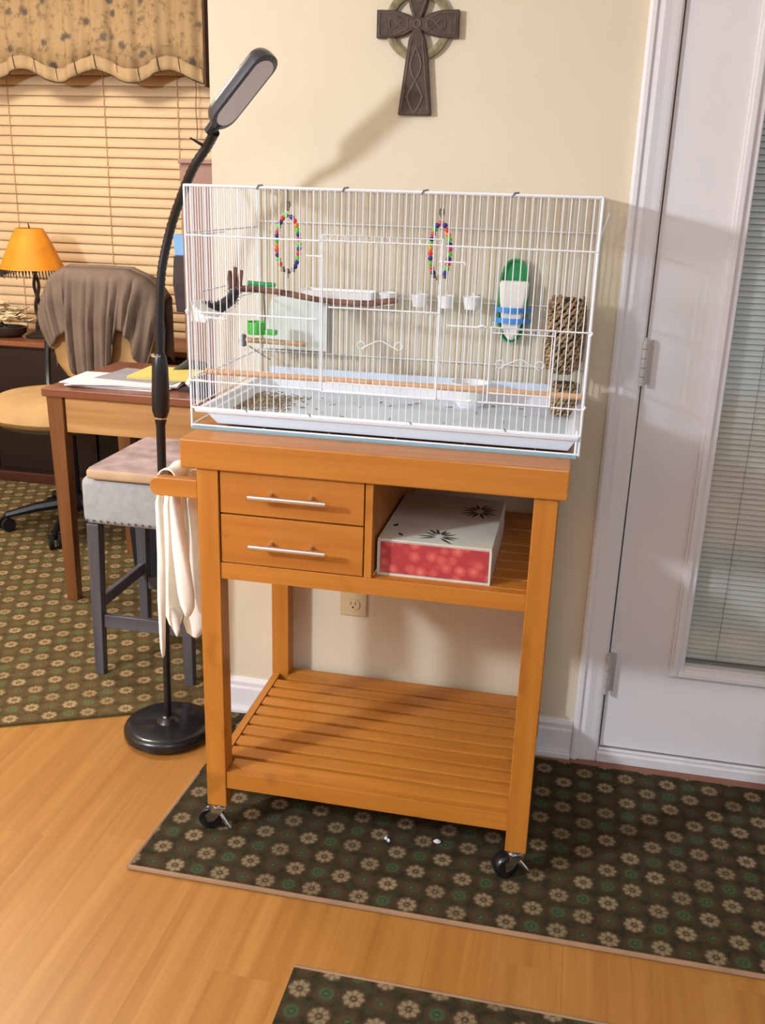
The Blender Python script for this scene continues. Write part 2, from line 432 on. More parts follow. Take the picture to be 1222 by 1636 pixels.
for z0, z1 in ((.197, .305), (.968, 1.070), (1.76, 1.86)):
    h = MB(); n = 5; dz = (z1-z0)/n
    for i in range(n): h.tube([(.8465, YW-.017, z0+i*dz+.0006), (.8465, YW-.017, z0+(i+1)*dz-.0006)], .0062, 10)
    h.tube([(.8465, YW-.017, z1), (.8465, YW-.017, z1+.004)], .0038, 8)
    hb = h.obj('hinge', HINGE, door, smooth=True)
    B(.850, .866, YW-.0005, YW+.004, z0+.002, z1-.002).obj('hinge_leaf', HINGE, hb)
th = MB(); th.prism([(0, 0)]*0 or [(.843, 0), (1.757, 0), (1.757, .030), (.843, .030)], YW-.016, YW+.10)
th.box(.846, 1.754, YW-.006, YW+.003, .030, .037)
struct(th.obj('trim_5', THRESH, bevel=.004))
B(.78, 1.82, YW-.060, YW-.016, 0, .004).obj('x', OAK_TOP); o = bpy.data.objects['x']; o.name = 'trim_6'; struct(o)

# ---------------------------------------------------------------- carpets
def rug(name, poly, label, rot=0.0, z=.009, bind=None, pivot=(0, 0)):
    c, s = math.cos(-rot), math.sin(-rot)
    P = [((x-pivot[0])*c-(y-pivot[1])*s, (x-pivot[0])*s+(y-pivot[1])*c) for x, y in poly]
    m = MB(); m.loft([[(x, y, 0.0005) for x, y in P], [(x, y, z) for x, y in P]])
    o = m.obj(name, CARPET); o.location = (pivot[0], pivot[1], 0); o.rotation_euler = (0, 0, rot)
    if label: tag(o, label, 'rug')
    if bind:
        for (a, b) in bind:
            bb = MB(); (x0, y0), (x1, y1) = P[a], P[b]
            bb.tube([(x0, y0, .005), (x1, y1, .005)], .0055, 8)
            q = bb.obj('binding', BINDING, None); q.parent = o
    return o
rug('rug', [(-.118, -.150), (2.0, -.150), (2.0, .460), (.80, .470), (-.092, .491), (-.104, .20)], 'dark green and brown flowered rug under the rolling wooden cart', bind=[(0, 1), (0, 5)])
rug('rug', [(.298, -.330), (2.0, -.330), (2.0, -1.2), (.298, -1.2)], 'flowered rug with only its back left corner showing in the foreground', bind=[(0, 1)])
# study carpet: its edge leaves the wall corner on a diagonal
rot = math.atan2(.14, .294)
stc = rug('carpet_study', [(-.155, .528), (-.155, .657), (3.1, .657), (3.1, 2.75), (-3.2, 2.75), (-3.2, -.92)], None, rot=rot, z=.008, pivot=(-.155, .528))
stc.data.materials[0] = CARPET_STUDY_LIT; stc['kind'] = 'structure'; stc.name = 'floor_carpet'
fillc = MB(); fillc.loft([[(x, y, zz) for x, y in ((-.155, .505), (-.092, .491), (-.104, .35), (-.24, .46))] for zz in (.0005, .0075)])
o = fillc.obj('floor_carpet_corner', CARPET); o['kind'] = 'structure'

lb = MB()
for cx, cy, a in ((.500, .078, .3), (.396, .055, 1.2), (.389, .061, 2.0)):
    r = .009 if cx == .5 else .004
    lb = MB(); lb.lathe([(0, .0), (r*.8, .001), (r, .004), (r*.5, .008), (0, .009)], (cx, cy, .009), 8, 1.0, .6)
    tag(lb.obj('lint_speck', LINT), {.500: 'largest white fluff speck on the rug below the cart', .396: 'tiny white speck left of the larger fluff on the rug', .389: 'tiniest pale speck on the rug, behind its neighbour'}[cx], 'lint', 'specks of white fluff on the rug')

# ---------------------------------------------------------------- rolling cart
cart = thing('kitchen_cart', 'orange bamboo rolling kitchen cart carrying the bird cage', 'cart', (.33, .26, .009))
W, D, LW = .693, .500, .0436
ZS, ZT = .8428, .9
B(-.029, .709, -.010, .502, ZS, ZT).obj('cart_top', BA[0], cart, bevel=.003, bseg=2)
for x in (0, W-LW):
    for y in (0.0, D-LW):
        B(x, x+LW, y, y+LW, .0753, ZS).obj('leg', BA[2], cart, bevel=.0015)
xi0, xi1 = LW, W-LW
B(xi0, xi1, .003, .024, .6141, .6485).obj('front_rail', BA[0], cart, bevel=.001)
B(xi0, xi1, D-.024, D-.003, .6141, .6485).obj('back_rail', BA[0], cart, bevel=.001)
B(xi0, xi1, .003, .024, .1221, .1622).obj('front_rail', BA[0], cart, bevel=.001)
B(xi0, xi1, D-.024, D-.003, .1221, .1622).obj('back_rail', BA[0], cart, bevel=.001)
for x in (.004, W-.004-.018):
    B(x, x+.018, LW, D-LW, .6141, .6485).obj('side_rail', BA[1], cart, bevel=.001)
    B(x, x+.018, LW, D-LW, .1221, .1640).obj('side_rail', BA[1], cart, bevel=.001)
    B(x, x+.018, LW, D-LW, .800, ZS).obj('side_rail', BA[1], cart, bevel=.001)
for i in range(10):            # lower shelf slats
    y0 = .0262+i*.0459
    a = (LW+.001 if (y0 < LW or y0+.034 > D-LW) else .022); b = W-a
    B(a, b, y0, y0+.0345, .150, .1615).obj('shelf_slat', BA[0], cart, bevel=.0012)
for x in (.10, .34, .58): B(x, x+.03, .026, D-.026, .138, .150).obj('slat_support', BA[1], cart)
for i in range(9):             # cubby floor slats
    y0 = .030+i*.0495
    a = .352; b = (W-LW-.001 if (y0 < LW or y0+.040 > D-LW) else W-.022)
    B(a, b, y0, y0+.042, .634, .6475).obj('cubby_slat', BA[0], cart, bevel=.0012)
B(.336, .351, .004, D-.004, .6485, ZS).obj('divider', BA[2], cart, bevel=.001)
B(.022, .336, D-.020, D-.008, .6485, ZS).obj('drawer_back_panel', BA[0], cart)
B(.010, .022, LW, D-LW, .6485, .80).obj('side_panel', BA[1], cart)
B(.022, .336, .03, D-.02, .634, .6475).obj('drawer_floor_panel', BA[0], cart)
for z0, z1, zh in ((.754, .8405, .8005), (.6505, .7505, .700)):
    dr = B(LW+.0025, .3335, .004, .022, z0, z1).obj('drawer', BAM_D, cart, bevel=.001)
    bx = MB(); bx.box(LW+.006, LW+.014, .022, .42, z0+.006, z1-.012); bx.box(.320, .328, .022, .42, z0+.006, z1-.012); bx.box(LW+.014, .320, .412, .42, z0+.006, z1-.012); bx.box(LW+.014, .320, .022, .412, z0+.006, z0+.012)
    bx.obj('drawer_box', BA[1], dr)
    hd = MB(); hd.tube([(.114, -.028, zh), (.267, -.028, zh)], .0052, 12)
    for x in (.150, .231): hd.tube([(x, .006, zh), (x, -.027, zh)], .0042, 10)
    hd.obj('drawer_handle', STEEL, dr, smooth=True)
# towel rail on the left side
for y in (.001, D-.021):
    out = [(0, .778), (0, .8155)]+[(-.088-.013*math.sin(q), .7915+.0195*math.cos(q)) if False else (-.084-.016*math.sin(q), .7965+.019*math.cos(q)) for q in [PI*i/10 for i in range(11)]]
    m = MB(); m.prism(out, y, y+.020); m.obj('rail_arm', BA[0], cart, bevel=.002)
m = MB(); m.tube([(-.083, .020, .7965), (-.083, D-.020, .7965)], .0105, 14)
m.obj('towel_bar', plain('red_brown_bar', (168, 92, 40), .4), cart, smooth=True)
# casters
def caster(x, y, ang):
    c0 = Vector((x, y, 0)); d = Vector((math.cos(ang), math.sin(ang), 0)); sd = Vector((-d.y, d.x, 0))
    m = MB(); m.lathe([(.0, .0755), (.021, .0755), (.021, .0732), (.017, .071), (.016, .067), (.012, .065), (0, .065)], (x, y, 0), 20)
    fork = m.obj('caster', CHROME, cart, smooth=True)
    f = MB()
    wc = c0+d*.022+Vector((0, 0, .009+.0272))
    for s in (-1, 1):
        o1 = sd*s*.0165; o2 = sd*s*.0183
        A = [c0+Vector((0, 0, .0655))-d*.013, c0+Vector((0, 0, .0655))+d*.016, wc+d*.010+Vector((0, 0, .010)), wc+d*.005-Vector((0, 0, .006)), wc-d*.008-Vector((0, 0, .004))]
        f.loft([[tuple(p+o1) for p in A], [tuple(p+o2) for p in A]])
    A = [c0+Vector((0, 0, .0640))-d*.013, c0+Vector((0, 0, .0640))+d*.022]
    f.loft([[tuple(A[0]-sd*.0185), tuple(A[1]-sd*.0185), tuple(A[1]+sd*.0185), tuple(A[0]+sd*.0185)], [tuple(p+Vector((0, 0, .002))) for p in (A[0]-sd*.0185, A[1]-sd*.0185, A[1]+sd*.0185, A[0]+sd*.0185)]])
    f.obj('fork', CHROME, fork)
    wv = MB(); n = 24
    rings = []
    for (rr, t) in ((.004, -.015), (.0235, -.015), (.0268, -.011), (.0268, .011), (.0235, .015), (.004, .015)):
        rings.append([tuple(wc+sd*t+rr*(math.cos(2*PI*k/n)*d+math.sin(2*PI*k/n)*Vector((0, 0, 1)))) for k in range(n)])
    wv.loft(rings); wv.obj('wheel', BLACKM, fork, smooth=True)
    br = MB(); p = wc-d*.020+sd*.012+Vector((0, 0, .018)); br.tube([p, wc-d*.036+sd*.020+Vector((0, 0, -.004)), wc-d*.046+sd*.024-Vector((0, 0, .016))], [.004, .005, .0025], 8)
    br.obj('brake_lever', CHROME, fork, smooth=True)
caster(.022, .022, math.radians(192)); caster(W-.022, .022, math.radians(212))
caster(.022, D-.022, math.radians(60)); caster(W-.022, D-.022, math.radians(100))

# towel over the bar
tw = thing('hand_towel', 'white cotton towel hanging in folds from the left rail of the cart', 'towel', (-.083, .09, .81))
m = MB()
# saddle that wraps the bar
def sad(u, v):
    a = PI*(u); y = .045+v*.13
    r = .0140+.0015*math.sin(v*14+u*3)
    return (-.083-r*math.cos(a)*1.25, y, .7965+r*math.sin(a)*1.35)
m.grid(sad, 14, 10)
o = m.obj('towel_fold', TOWEL, tw, smooth=True); md = o.modifiers.new('t', 'SOLIDIFY'); md.thickness = .003; md.offset = 1
def lobe(y, rows, name='hanging_fold', bulge=.012, th=.012):
    # rows: (z, x left, x right); a soft rounded fold of cloth, widest below, with a rounded hem
    rings = []
    z_list = []
    for (za, a0, a1), (zb, b0, b1) in zip(rows, rows[1:]):
        for k in range(5):
            t = k/5; z_list.append((za+(zb-za)*t, a0+(b0-a0)*t, a1+(b1-a1)*t))
    z_list.append(rows[-1])
    for i, (z, xl, xr) in enumerate(z_list):
        w_, c_ = (xr-xl)/2, (xl+xr)/2; n = 20; rr = []
        for k in range(n):
            q = 2*PI*k/n
            rip = 1+.10*math.sin(3*q+z*25)
            rr.append((c_+w_*math.cos(q), y+(th*rip*math.sin(q))*(1 if math.sin(q) < 0 else .5), z+.004*math.sin(q*2)*(i/len(z_list))))
        rings.append(rr)
    m = MB(); m.loft(rings); return m.obj(name, TOWEL, tw, smooth=True)
lobe(.068, [(.800, -.103, -.094), (.74, -.120, -.104), (.62, -.121, -.104), (.52, -.126, -.108), (.44, -.125, -.112), (.405, -.124, -.114), (.390, -.120, -.116)], th=.010)
lobe(.100, [(.800, -.108, -.068), (.70, -.120, -.070), (.55, -.124, -.074), (.47, -.124, -.084), (.448, -.116, -.092)], th=.014)
lobe(.070, [(.800, -.080, -.066), (.74, -.089, -.066), (.64, -.087, -.054), (.54, -.080, -.043), (.510, -.074, -.044), (.496, -.066, -.050)], th=.016)
lobe(.120, [(.800, -.082, -.056), (.70, -.078, -.042), (.60, -.076, -.028), (.50, -.082, -.026), (.45, -.092, -.034), (.425, -.084, -.050)], th=.018)
lobe(.082, [(.50, -.106, -.098), (.475, -.108, -.088), (.450, -.104, -.084), (.436, -.096, -.088)], th=.006)

# gift box in the cubby
bx = thing('storage_box', 'keepsake box with red flowered front and cream leaf printed lid in the cart cubby', 'box', (.465, .17, .6475))
a0, a1, b0, b1, c0, c1 = .356, .578, .034, .345, .6475, .722
B(a0, a1, b0, b1, c0, c1-.003).obj('box_body', BOXEDGE, bx, bevel=.001)
B(a0+.006, a1-.005, b0-.0012, b0, c0+.005, c1-.006).obj('front_paper', REDP, bx)
B(a0, a1, b0-.0015, b1, c1-.003, c1).obj('lid', BOXCREAM, bx, bevel=.001)
m = MB(); m.box(a0, a1, b0-.002, b0, c0, c0+.004); m.box(a0, a0+.005, b0-.002, b0, c0+.004, c1-.004); m.box(a1-.004, a1, b0-.002, b0, c0+.004, c1-.004)
m.obj('edge_trim', BOXCREAM, bx)
lf = MB()
def leaf(cx, cy, ang, L, wd, z):
    d = (math.cos(ang), math.sin(ang)); s = (-d[1], d[0]); P = []
    for t, q in ((0, 0), (.3, 1), (.65, .75), (1, 0), (.65, -.75), (.3, -1)):
        P.append((cx+d[0]*L*t+s[0]*wd*q, cy+d[1]*L*t+s[1]*wd*q))
    lf.loft([[(x, y, z) for x, y in P], [(x, y, z+.0004) for x, y in P]])
for cx, cy in ((.470, .075), (.530, .255)):
    for a in range(0, 360, 26):
        if 230 < a < 300 and cx == .47: continue
        leaf(cx+.006*math.cos(math.radians(a)), cy+.012*math.sin(math.radians(a)), math.radians(a+random.uniform(-8, 8)), random.uniform(.024, .042), .0032, c1)
leaf(.372, .11, 1.2, .02, .005, c1); leaf(.40, .06, 2.2, .02, .004, c1)
lf.obj('printed_leaves', LEAFD, bx, kind='stuff')

# ---------------------------------------------------------------- bird cage
X0, X1, Y0, Y1, Z0, Z1 = -.044, .721, .092, .508, .9005, 1.360
cage = thing('bird_cage', 'wide white wire bird cage on top of the bamboo cart', 'cage', (.338, .30, .9005))
def wires(name, segs, r=.0011, seg=5, mat=WHITE_WIRE, **p):
    m = MB()
    for s in segs: m.tube(s, r, seg)
    return m.obj(name, mat, cage, **p)
R3 = .0026
wires('frame', [[(X0, Y0, Z0+.003), (X1, Y0, Z0+.003)], [(X0, Y0, Z1), (X1, Y0, Z1)], [(X0, Y1, Z1), (X1, Y1, Z1)], [(X0, Y1, Z0+.003), (X1, Y1, Z0+.003)],
    [(X0, Y0, Z1), (X0, Y1, Z1)], [(X1, Y0, Z1), (X1, Y1, Z1)], [(X0, Y0, Z0+.003), (X0, Y1, Z0+.003)], [(X1, Y0, Z0+.003), (X1, Y1, Z0+.003)],
    [(X0, Y0, Z0), (X0, Y0, Z1)], [(X1, Y0, Z0), (X1, Y0, Z1)], [(X0, Y1, Z0), (X0, Y1, Z1)], [(X1, Y1, Z0), (X1, Y1, Z1)], [(X1-.006, Y0, Z0), (X1-.006, Y0, Z0+.05)]], R3, 8, smooth=True)
ZB = .940
N = 58; dx = (X1-X0)/N
DX0, DX1, DZ0, DZ1 = .225, .448, .992, 1.281
def panel(name, y):
    segs = [[(X0+i*dx, y, ZB), (X0+i*dx, y, Z1)] for i in range(1, N)]
    return wires(name, segs, .0011, 5, kind='stuff')
panel('front_wires', Y0); panel('back_wires', Y1)
ND = 32; dy = (Y1-Y0)/ND
for nm, x in (('left_wires', X0), ('right_wires', X1)):
    wires(nm, [[(x, Y0+i*dy, ZB), (x, Y0+i*dy, Z1)] for i in range(1, ND)], .0011, 5, kind='stuff')
wires('top_wires', [[(X0+i*dx, Y0, Z1), (X0+i*dx, Y1, Z1)] for i in range(1, N)], .0011, 5, kind='stuff')
yf = Y0-.002
for sgm in ([(X0, yf, 1.271), (DX0-.006, yf, 1.270)], [(DX1+.006, yf, 1.270), (X1, yf, 1.270)], [(X0+.02, yf, 1.128), (DX0-.010, yf, 1.127)], [(DX1+.014, yf, 1.129), (X1-.002, yf, 1.130)]):
    wires('cross_bar', [sgm], .0016, 6)
wires('cross_bar', [[(X0, yf, .994), (X1, yf, .990)]], .0017, 6)
wires('cross_bar', [[(X0, yf, ZB), (X1, yf, ZB)]], .0022, 6)
for z in (1.288, 1.130, .994, ZB): wires('cross_bar', [[(X0, Y1-.002, z), (X1, Y1-.002, z)]], .0015, 6)
for x in (X0, X1):
    for z in (1.275, 1.130, .994, ZB): wires('cross_bar', [[(x, Y0, z), (x, Y1, z)]], .0016, 6)
for yy in (.23, .37): wires('cross_bar', [[(X0, yy, Z1-.002), (X1, yy, Z1-.002)]], .0015, 6)
def cage_door(x0, x1, z0, z1, curl, gap):
    y = Y0-.0045; m = MB()
    for s in ([(x0, y, z0), (x0, y, z1), (x1, y, z1), (x1, y, z0)],): m.tube(s, .0020, 6)
    m.tube([(x0, y, z0), (x1, y, z0)], .0020, 6)
    d = m.obj('cage_door', WHITE_WIRE, cage)
    g = MB(); z = z0+.018
    g.tube([(x0+gap, y, z), (x1, y, z)], .0014, 6)
    if curl[2]: g.tube([(x0+.012, y, curl[2]), (x1, y, curl[2])], .0015, 6)
    n = int((x1-x0)/dx)
    for i in range(1, n): g.tube([(x0+i*(x1-x0)/n, y+.001, z1-.010), (x0+i*(x1-x0)/n, y+.001, z1)], .0009, 5)
    g.tube([(x0, y, z1-.010), (x1, y, z1-.010)], .0011, 5)
    g.obj('door_bars', WHITE_WIRE, d, kind='stuff')
    c = MB(); cx, cz, _ = curl
    pts = []
    for s in (-1, 1):
        pts = [(cx+s*(.036+.0075*math.cos(q)), y-.001, cz+.001*s+.0075*math.sin(q)) for q in [i*PI/6 for i in range(-2, 10)]]
        c.tube(pts, .0010, 5)
    c.tube([(cx-.034, y-.001, cz-.006), (cx-.006, y-.001, cz+.008), (cx, y-.001, cz+.009), (cx+.006, y-.001, cz+.008), (cx+.034, y-.001, cz-.006)], .0010, 5)
    c.obj('scroll_ornament', WHITE_WIRE, d)
cage_door(DX0, DX1, .991, 1.281, (.338, 1.085, 1.151), .012)
cage_door(.545, .660, .992, 1.131, (.600, 1.066, None), .0)
wires('side_feeder_door', [[(X0-.001, .16, 1.16), (X0-.001, .30, 1.16), (X0-.001, .30, 1.27), (X0-.001, .16, 1.27)]], .0016, 6)
wires('latch_wire', [[(DX0-.032, yf-.001, 1.2425), (DX0+.004, yf-.001, 1.2425)]], .0015, 6)
wires('latch_wire', [[(DX1-.006, yf-.001, 1.2425), (DX1+.042, yf-.001, 1.2425), (DX1+.042, yf-.001, 1.238)]], .0015, 6)
wires('prop_hook', [[(X1+.003, Y1-.02, 1.270), (X1+.016, Y1-.03, 1.315), (X1+.020, Y1-.03, 1.330)]], .0018, 6)
for x in (.098, .260, .405, .565):
    wires('frame_clip', [[(x, Y0-.003, Z1-.004), (x+.004, Y0-.003, Z1+.003), (x+.012, Y0, Z1+.004)]], .0016, 6, mat=GREY_CLIP)
for x in (.07, .20, .40, .58):
    wires('frame_clip', [[(x, Y0-.004, ZB+.004), (x+.005, Y0-.004, ZB-.003)]], .0013, 6, mat=GREY_CLIP)
for z in (1.129, .994):
    for x, s in ((X0, -1), (X1, 1)): wires('corner_clip', [[(x-.001, Y0+.004, z+.006), (x+s*.004, Y0-.003, z), (x, Y0-.004, z-.006)]], .0017, 6)
for x, z in ((.528, 1.130), (.515, .991)): wires('door_catch', [[(x-.008, Y0-.006, z), (x, Y0-.008, z+.003), (x+.008, Y0-.006, z)]], .0024, 6)
# tray
tm = MB()
def ringrect(x0, x1, y0, y1, z): return [(x0, y0, z), (x1, y0, z), (x1, y1, z), (x0, y1, z)]
tm.loft([ringrect(X0+.050, X1-.020, Y0+.010, Y1-.02, .9075), ringrect(X0+.034, X1-.008, Y0-.002, Y1-.006, .930), ringrect(X0+.010, X1-.003, Y0-.006, Y1-.004, .9315), ringrect(X0+.008, X1-.002, Y0-.009, Y1-.003, .9385),
    ringrect(X0+.020, X1-.010, Y0+.006, Y1-.012, .9385), ringrect(X0+.040, X1-.026, Y0+.026, Y1-.028, .911)], cap=True)
tm.obj('pull_out_tray', TRAYM, cage, bevel=.0012)
tl = MB(); tl.loft([ringrect(X0+.040, X1-.026, Y0+.026, Y1-.028, .9112), ringrect(X0+.040, X1-.026, Y0+.026, Y1-.028, .9124)])
tl.obj('tray_liner', TRAYIN, cage)
wires('base_bars', [[(X0+.01, Y0, .9035), (X1-.004, Y0, .9035)]]+[[(x, Y0-.001, .9025), (x, Y1, .9025)] for x in (.10, .235, .37, .505, .64)], .0012, 5)
B(X0+.004, X1-.004, Y0-.018, Y0+.006, .9003, .9040).obj('base_strip', TEALGLASS, cage)
bk = MB(); bk.grid(lambda u, v: (X0+.03+u*(X1-X0-.06), Y1-.012+.006*v, .9125+v*.045), 4, 2)
o = bk.obj('back_splash', TRAYIN, cage); md = o.modifiers.new('t', 'SOLIDIFY'); md.thickness = .0012

# ---- cage furnishings
def bead_ring(cx, cy, z1, z0, wdt, label):
    t = thing('beaded_ring', label, 'bird toy', (cx, cy, z1), 'beaded rings hanging in the cage')
    m = MB(); m.tube([(cx, cy, Z1-.002), (cx, cy, z1+.006)], .0010, 5)
    m.tube([(cx-.003, cy, z1+.018), (cx-.004, cy, z1+.010), (cx, cy, z1), (cx+.004, cy, z1+.010), (cx+.003, cy, z1+.018)], .0016, 6)
    m.obj('hanging_hook', NOTE, t)
    zc, hz = (z1+z0)/2-.002, (z1-z0)/2-.006
    n = 40
    pts = [(cx+wdt/2*math.sin(2*PI*i/n), cy, zc+hz*math.cos(2*PI*i/n)) for i in range(n)]
    m = MB(); m.ring(pts, .0011, 5); m.obj('ring_wire', NOTE, t)
    meshes = []
    for b in BEADS:
        mb = MB(); mb.lathe([(0, -.0043), (.0036, -.0040), (.0050, -.0017), (.0050, .0017), (.0036, .0040), (0, .0043)], (0, 0, 0), 10)
        meshes.append(mb.mesh('bead', b, smooth=True))
    order = [0, 1, 2, 3, 4, 5, 3, 0, 1, 3, 0, 4, 1, 3]
    L = 0; last = pts[0]; j = 0; acc = 0
    M2 = 720; prev = Vector(pts[0])
    for i in range(1, M2):
        a = 2*PI*i/M2; p = Vector((cx+wdt/2*math.sin(a), cy, zc+hz*math.cos(a)))
        acc += (p-prev).length; prev = p
        fr_ = i/M2
        if acc >= .0088:
            acc = 0
            if .40 < fr_ < .60: continue
            tdir = Vector((wdt/2*math.cos(a), 0, -hz*math.sin(a))).normalized()
            o = bpy.data.objects.new('bead', meshes[order[j % len(order)]]); COL.objects.link(o); o.parent = t
            o.location = p-Vector(t.location); o.rotation_euler = tdir.to_track_quat('Z', 'X').to_euler(); j += 1
    m = MB()
    for s in (-1, 0, 1):
        m.lathe([(0, .008), (.003, .007), (.0045, .0), (.005, -.002), (0, -.002)], (cx+s*.010, cy, zc-hz+.0005 if s == 0 else zc-hz+.004), 10)
    m.tube([(cx, cy, zc-hz), (cx, cy, zc-hz-.010)], .001, 5)
    m.obj('bells', NOTE, t, smooth=True)
bead_ring(.121, .21, 1.318, 1.196, .046, 'rainbow beaded ring hanging near the left end of the cage')
bead_ring(.427, .20, 1.314, 1.198, .037, 'rainbow beaded ring hanging right of the middle cage door')

br = thing('branch_perch', 'wavy brown natural branch perch across the upper cage', 'perch', (.15, .25, 1.15))
P = [(-.010, .26, 1.158), (.02, .26, 1.160), (.05, .26, 1.159), (.08, .26, 1.157), (.12, .26, 1.152), (.16, .26, 1.146), (.20, .26, 1.143), (.24, .26, 1.142), (.28, .26, 1.143), (.31, .26, 1.148), (.335, .26, 1.152)]
m = MB(); m.tube(P, [.0065, .007, .0066, .0060, .0068, .0060, .0058, .0062, .006, .0065, .006], 9); m.obj('branch', BRANCH, br, smooth=True)
m = MB()
for dx_, h in ((-.004, .034), (.004, .042), (.013, .036)):
    m.tube([(-.014+dx_, .26, 1.158), (-.016+dx_*1.3, .262, 1.158+h*.6), (-.014+dx_*1.5, .26, 1.160+h)], [.0062, .0058, .004], 8)
m.obj('twig', BRANCH, br, smooth=True)
rp = MB()
P = [(-.034, .15, 1.132), (-.026, .165, 1.124), (-.014, .185, 1.128), (-.006, .215, 1.138), (-.004, .245, 1.152)]
rp.tube(P, [.011, .013, .012, .012, .009], 9)
for i in range(150):
    t = random.random()*3.99; k = int(t); q = Vector(P[k]).lerp(Vector(P[k+1]), t-k); d = Vector((random.gauss(0, 1), random.gauss(0, 1), random.gauss(0, 1))).normalized()
    rp.tube([q+d*.006, q+d*random.uniform(.014, .021)], [.0011, .0005], 4)
tag(rp.obj('rope_perch', ROPE, None, smooth=True), 'fuzzy charcoal rope perch in the upper left corner of the cage', 'perch')
hd = thing('corner_feeder', 'small white plastic corner feeder at left end of cage', 'feeder', (-.03, .12, 1.13))
m = MB(); m.loft([[(-.042, .100, 1.108), (-.012, .100, 1.106), (-.012, .16, 1.106), (-.042, .16, 1.108)], [(-.043, .096, 1.146), (-.006, .096, 1.118), (-.006, .17, 1.118), (-.043, .17, 1.146)]])
m.obj('feeder_body', CUP, hd, bevel=.002)
m = MB(); m.tube([(-.006, .10, 1.118), (.03, .10, 1.116)], .0022, 6); m.obj('feeder_peg', CUP, hd)

sg = MB(); sg.grid(lambda u, v: (-.030+u*.155+ (.02*(v) if u < .1 else 0), .500, 1.00+v*(.118+.012*u)), 6, 4)
o = sg.obj('seed_guard', PANEL, None); md = o.modifiers.new('t', 'SOLIDIFY'); md.thickness = .0012
tag(o, 'pale plastic seed guard sheet against the back left cage wires', 'guard')

gf = thing('green_feeder', 'bright green seed cup on a stem at back left of cage', 'feeder', (.0, .40, 1.05))
m = MB(); m.lathe([(0, 0), (.019, 0), (.022, .006), (.023, .028), (.021, .028), (.020, .006), (0, .004)], (-.012, .40, 1.046), 20); m.obj('cup', GREENL, gf, smooth=True)
m = MB(); m.box(.008, .036, .392, .408, 1.046, 1.058); m.obj('cup_lip', GREENL, gf, bevel=.003)
m = MB(); m.tube([(.008, .405, 1.055), (.004, .405, 1.15)], .0022, 6); m.obj('stem', GREY_CLIP, gf)
m = MB(); m.tube([(-.030, .40, 1.158), (.032, .40, 1.156)], .0055, 10); m.obj('cross_bar', GREENP, gf, smooth=True)
sp = thing('short_perch', 'short wooden perch below the bright green seed cup', 'perch', (.03, .40, 1.03))
m = MB(); m.tube([(-.040, .40, 1.032), (.03, .40, 1.031), (.106, .40, 1.030)], .006, 10); m.obj('dowel', plain('worn_perch', (176, 146, 112), .8, vary=.25, scale=60), sp, smooth=True)
m = MB(); m.lathe([(0, -.014), (.008, -.012), (.010, 0), (.007, .013), (0, .015)], (-.052+.008, .40, 1.030), 12); m.obj('end_cap', plain('grey_cap', (110, 110, 112), .6), sp, smooth=True)
m = MB(); m.tube([(-.030, .40, 1.018), (.005, .40, .998), (.02, .40, .99)], .0016, 6); m.obj('wire_brace', GREY_CLIP, sp)

dp = MB(); dp.tube([(-.042, .17, .9985), (.719, .17, .9985)], .0060, 12)
tag(dp.obj('dowel_perch', PERCH, None, smooth=True), 'long straight pale wooden dowel perch spanning the lower cage', 'perch')

# white feeders along the back
lf2 = thing('long_feeder', 'long white rectangular feeder on the back wires of the cage', 'feeder', (.15, .47, 1.12))
m = MB(); m.loft([ringrect(.092, .236, .455, .498, 1.116), ringrect(.080, .244, .440, .502, 1.144), ringrect(.076, .246, .437, .503, 1.146), ringrect(.084, .240, .445, .499, 1.1455), ringrect(.096, .232, .459, .494, 1.119)])
m.obj('trough', CUP, lf2, bevel=.001)
for cx, lab in ((.271, 'small white cup touching the right end of the long white feeder'), (.345, 'small white cup left of the right hand beaded ring'), (.404, 'small white cup directly below the right hand beaded ring'), (.462, 'small white cup nearest the green cuttlebone holder')):
    t = thing('feeder_cup', lab, 'cup', (cx, .478, 1.12), 'small white cups on the back wires of the cage')
    m = MB(); m.lathe([(0, 0), (.015, 0), (.0195, .026), (.0205, .0275), (.0185, .0275), (.0135, .003), (0, .003)], (cx, .478, 1.118), 20)
    m.obj('cup_bowl', CUP, t, smooth=True)
    m = MB(); m.tube([(cx, .497, 1.143), (cx, .504, 1.150), (cx, .512, 1.143)], .0018, 6); m.obj('cup_hook', CUP, t)

# cuttlebone holder
gh = thing('cuttlebone_holder', 'green oval plastic holder with white cuttlebone and blue band', 'holder', (.555, .49, 1.13))
def oval(cx, cz, a, b, n=32, p=2.6): return [(cx+a*math.copysign(abs(math.cos(q))**(2/p), math.cos(q)), cz+b*math.copysign(abs(math.sin(q))**(2/p), math.sin(q))) for q in [2*PI*i/n for i in range(n)]]
m = MB(); m.prism(oval(.552, 1.139, .032, .090), .496, .503); m.obj('back_plate', GREENP, gh, bevel=.002)
m = MB(); n = 32; o1 = oval(.552, 1.139, .033, .091); o2 = oval(.552, 1.139, .029, .087)
m.loft([[(x, .494, z) for x, z in o2], [(x, .488, z) for x, z in o2], [(x, .488, z) for x, z in o1], [(x, .503, z) for x, z in o1]], cap=False); m.obj('rim', GREENP, gh, smooth=True)
bp = [(-.032, .040), (-.029, .046), (.029, .046), (.032, .040), (.031, .015), (.024, -.030), (.016, -.070), (.006, -.082), (-.006, -.082), (-.016, -.070), (-.025, -.030), (-.030, .010)]
m = MB(); m.loft([[(.553+x, .494, 1.137+z) for x, z in bp], [(.553+x, .480, 1.137+z) for x, z in bp], [(.553+x*.8, .474, 1.137+z*.9) for x, z in bp]]); m.obj('cuttlebone', BONE, gh, bevel=.002)
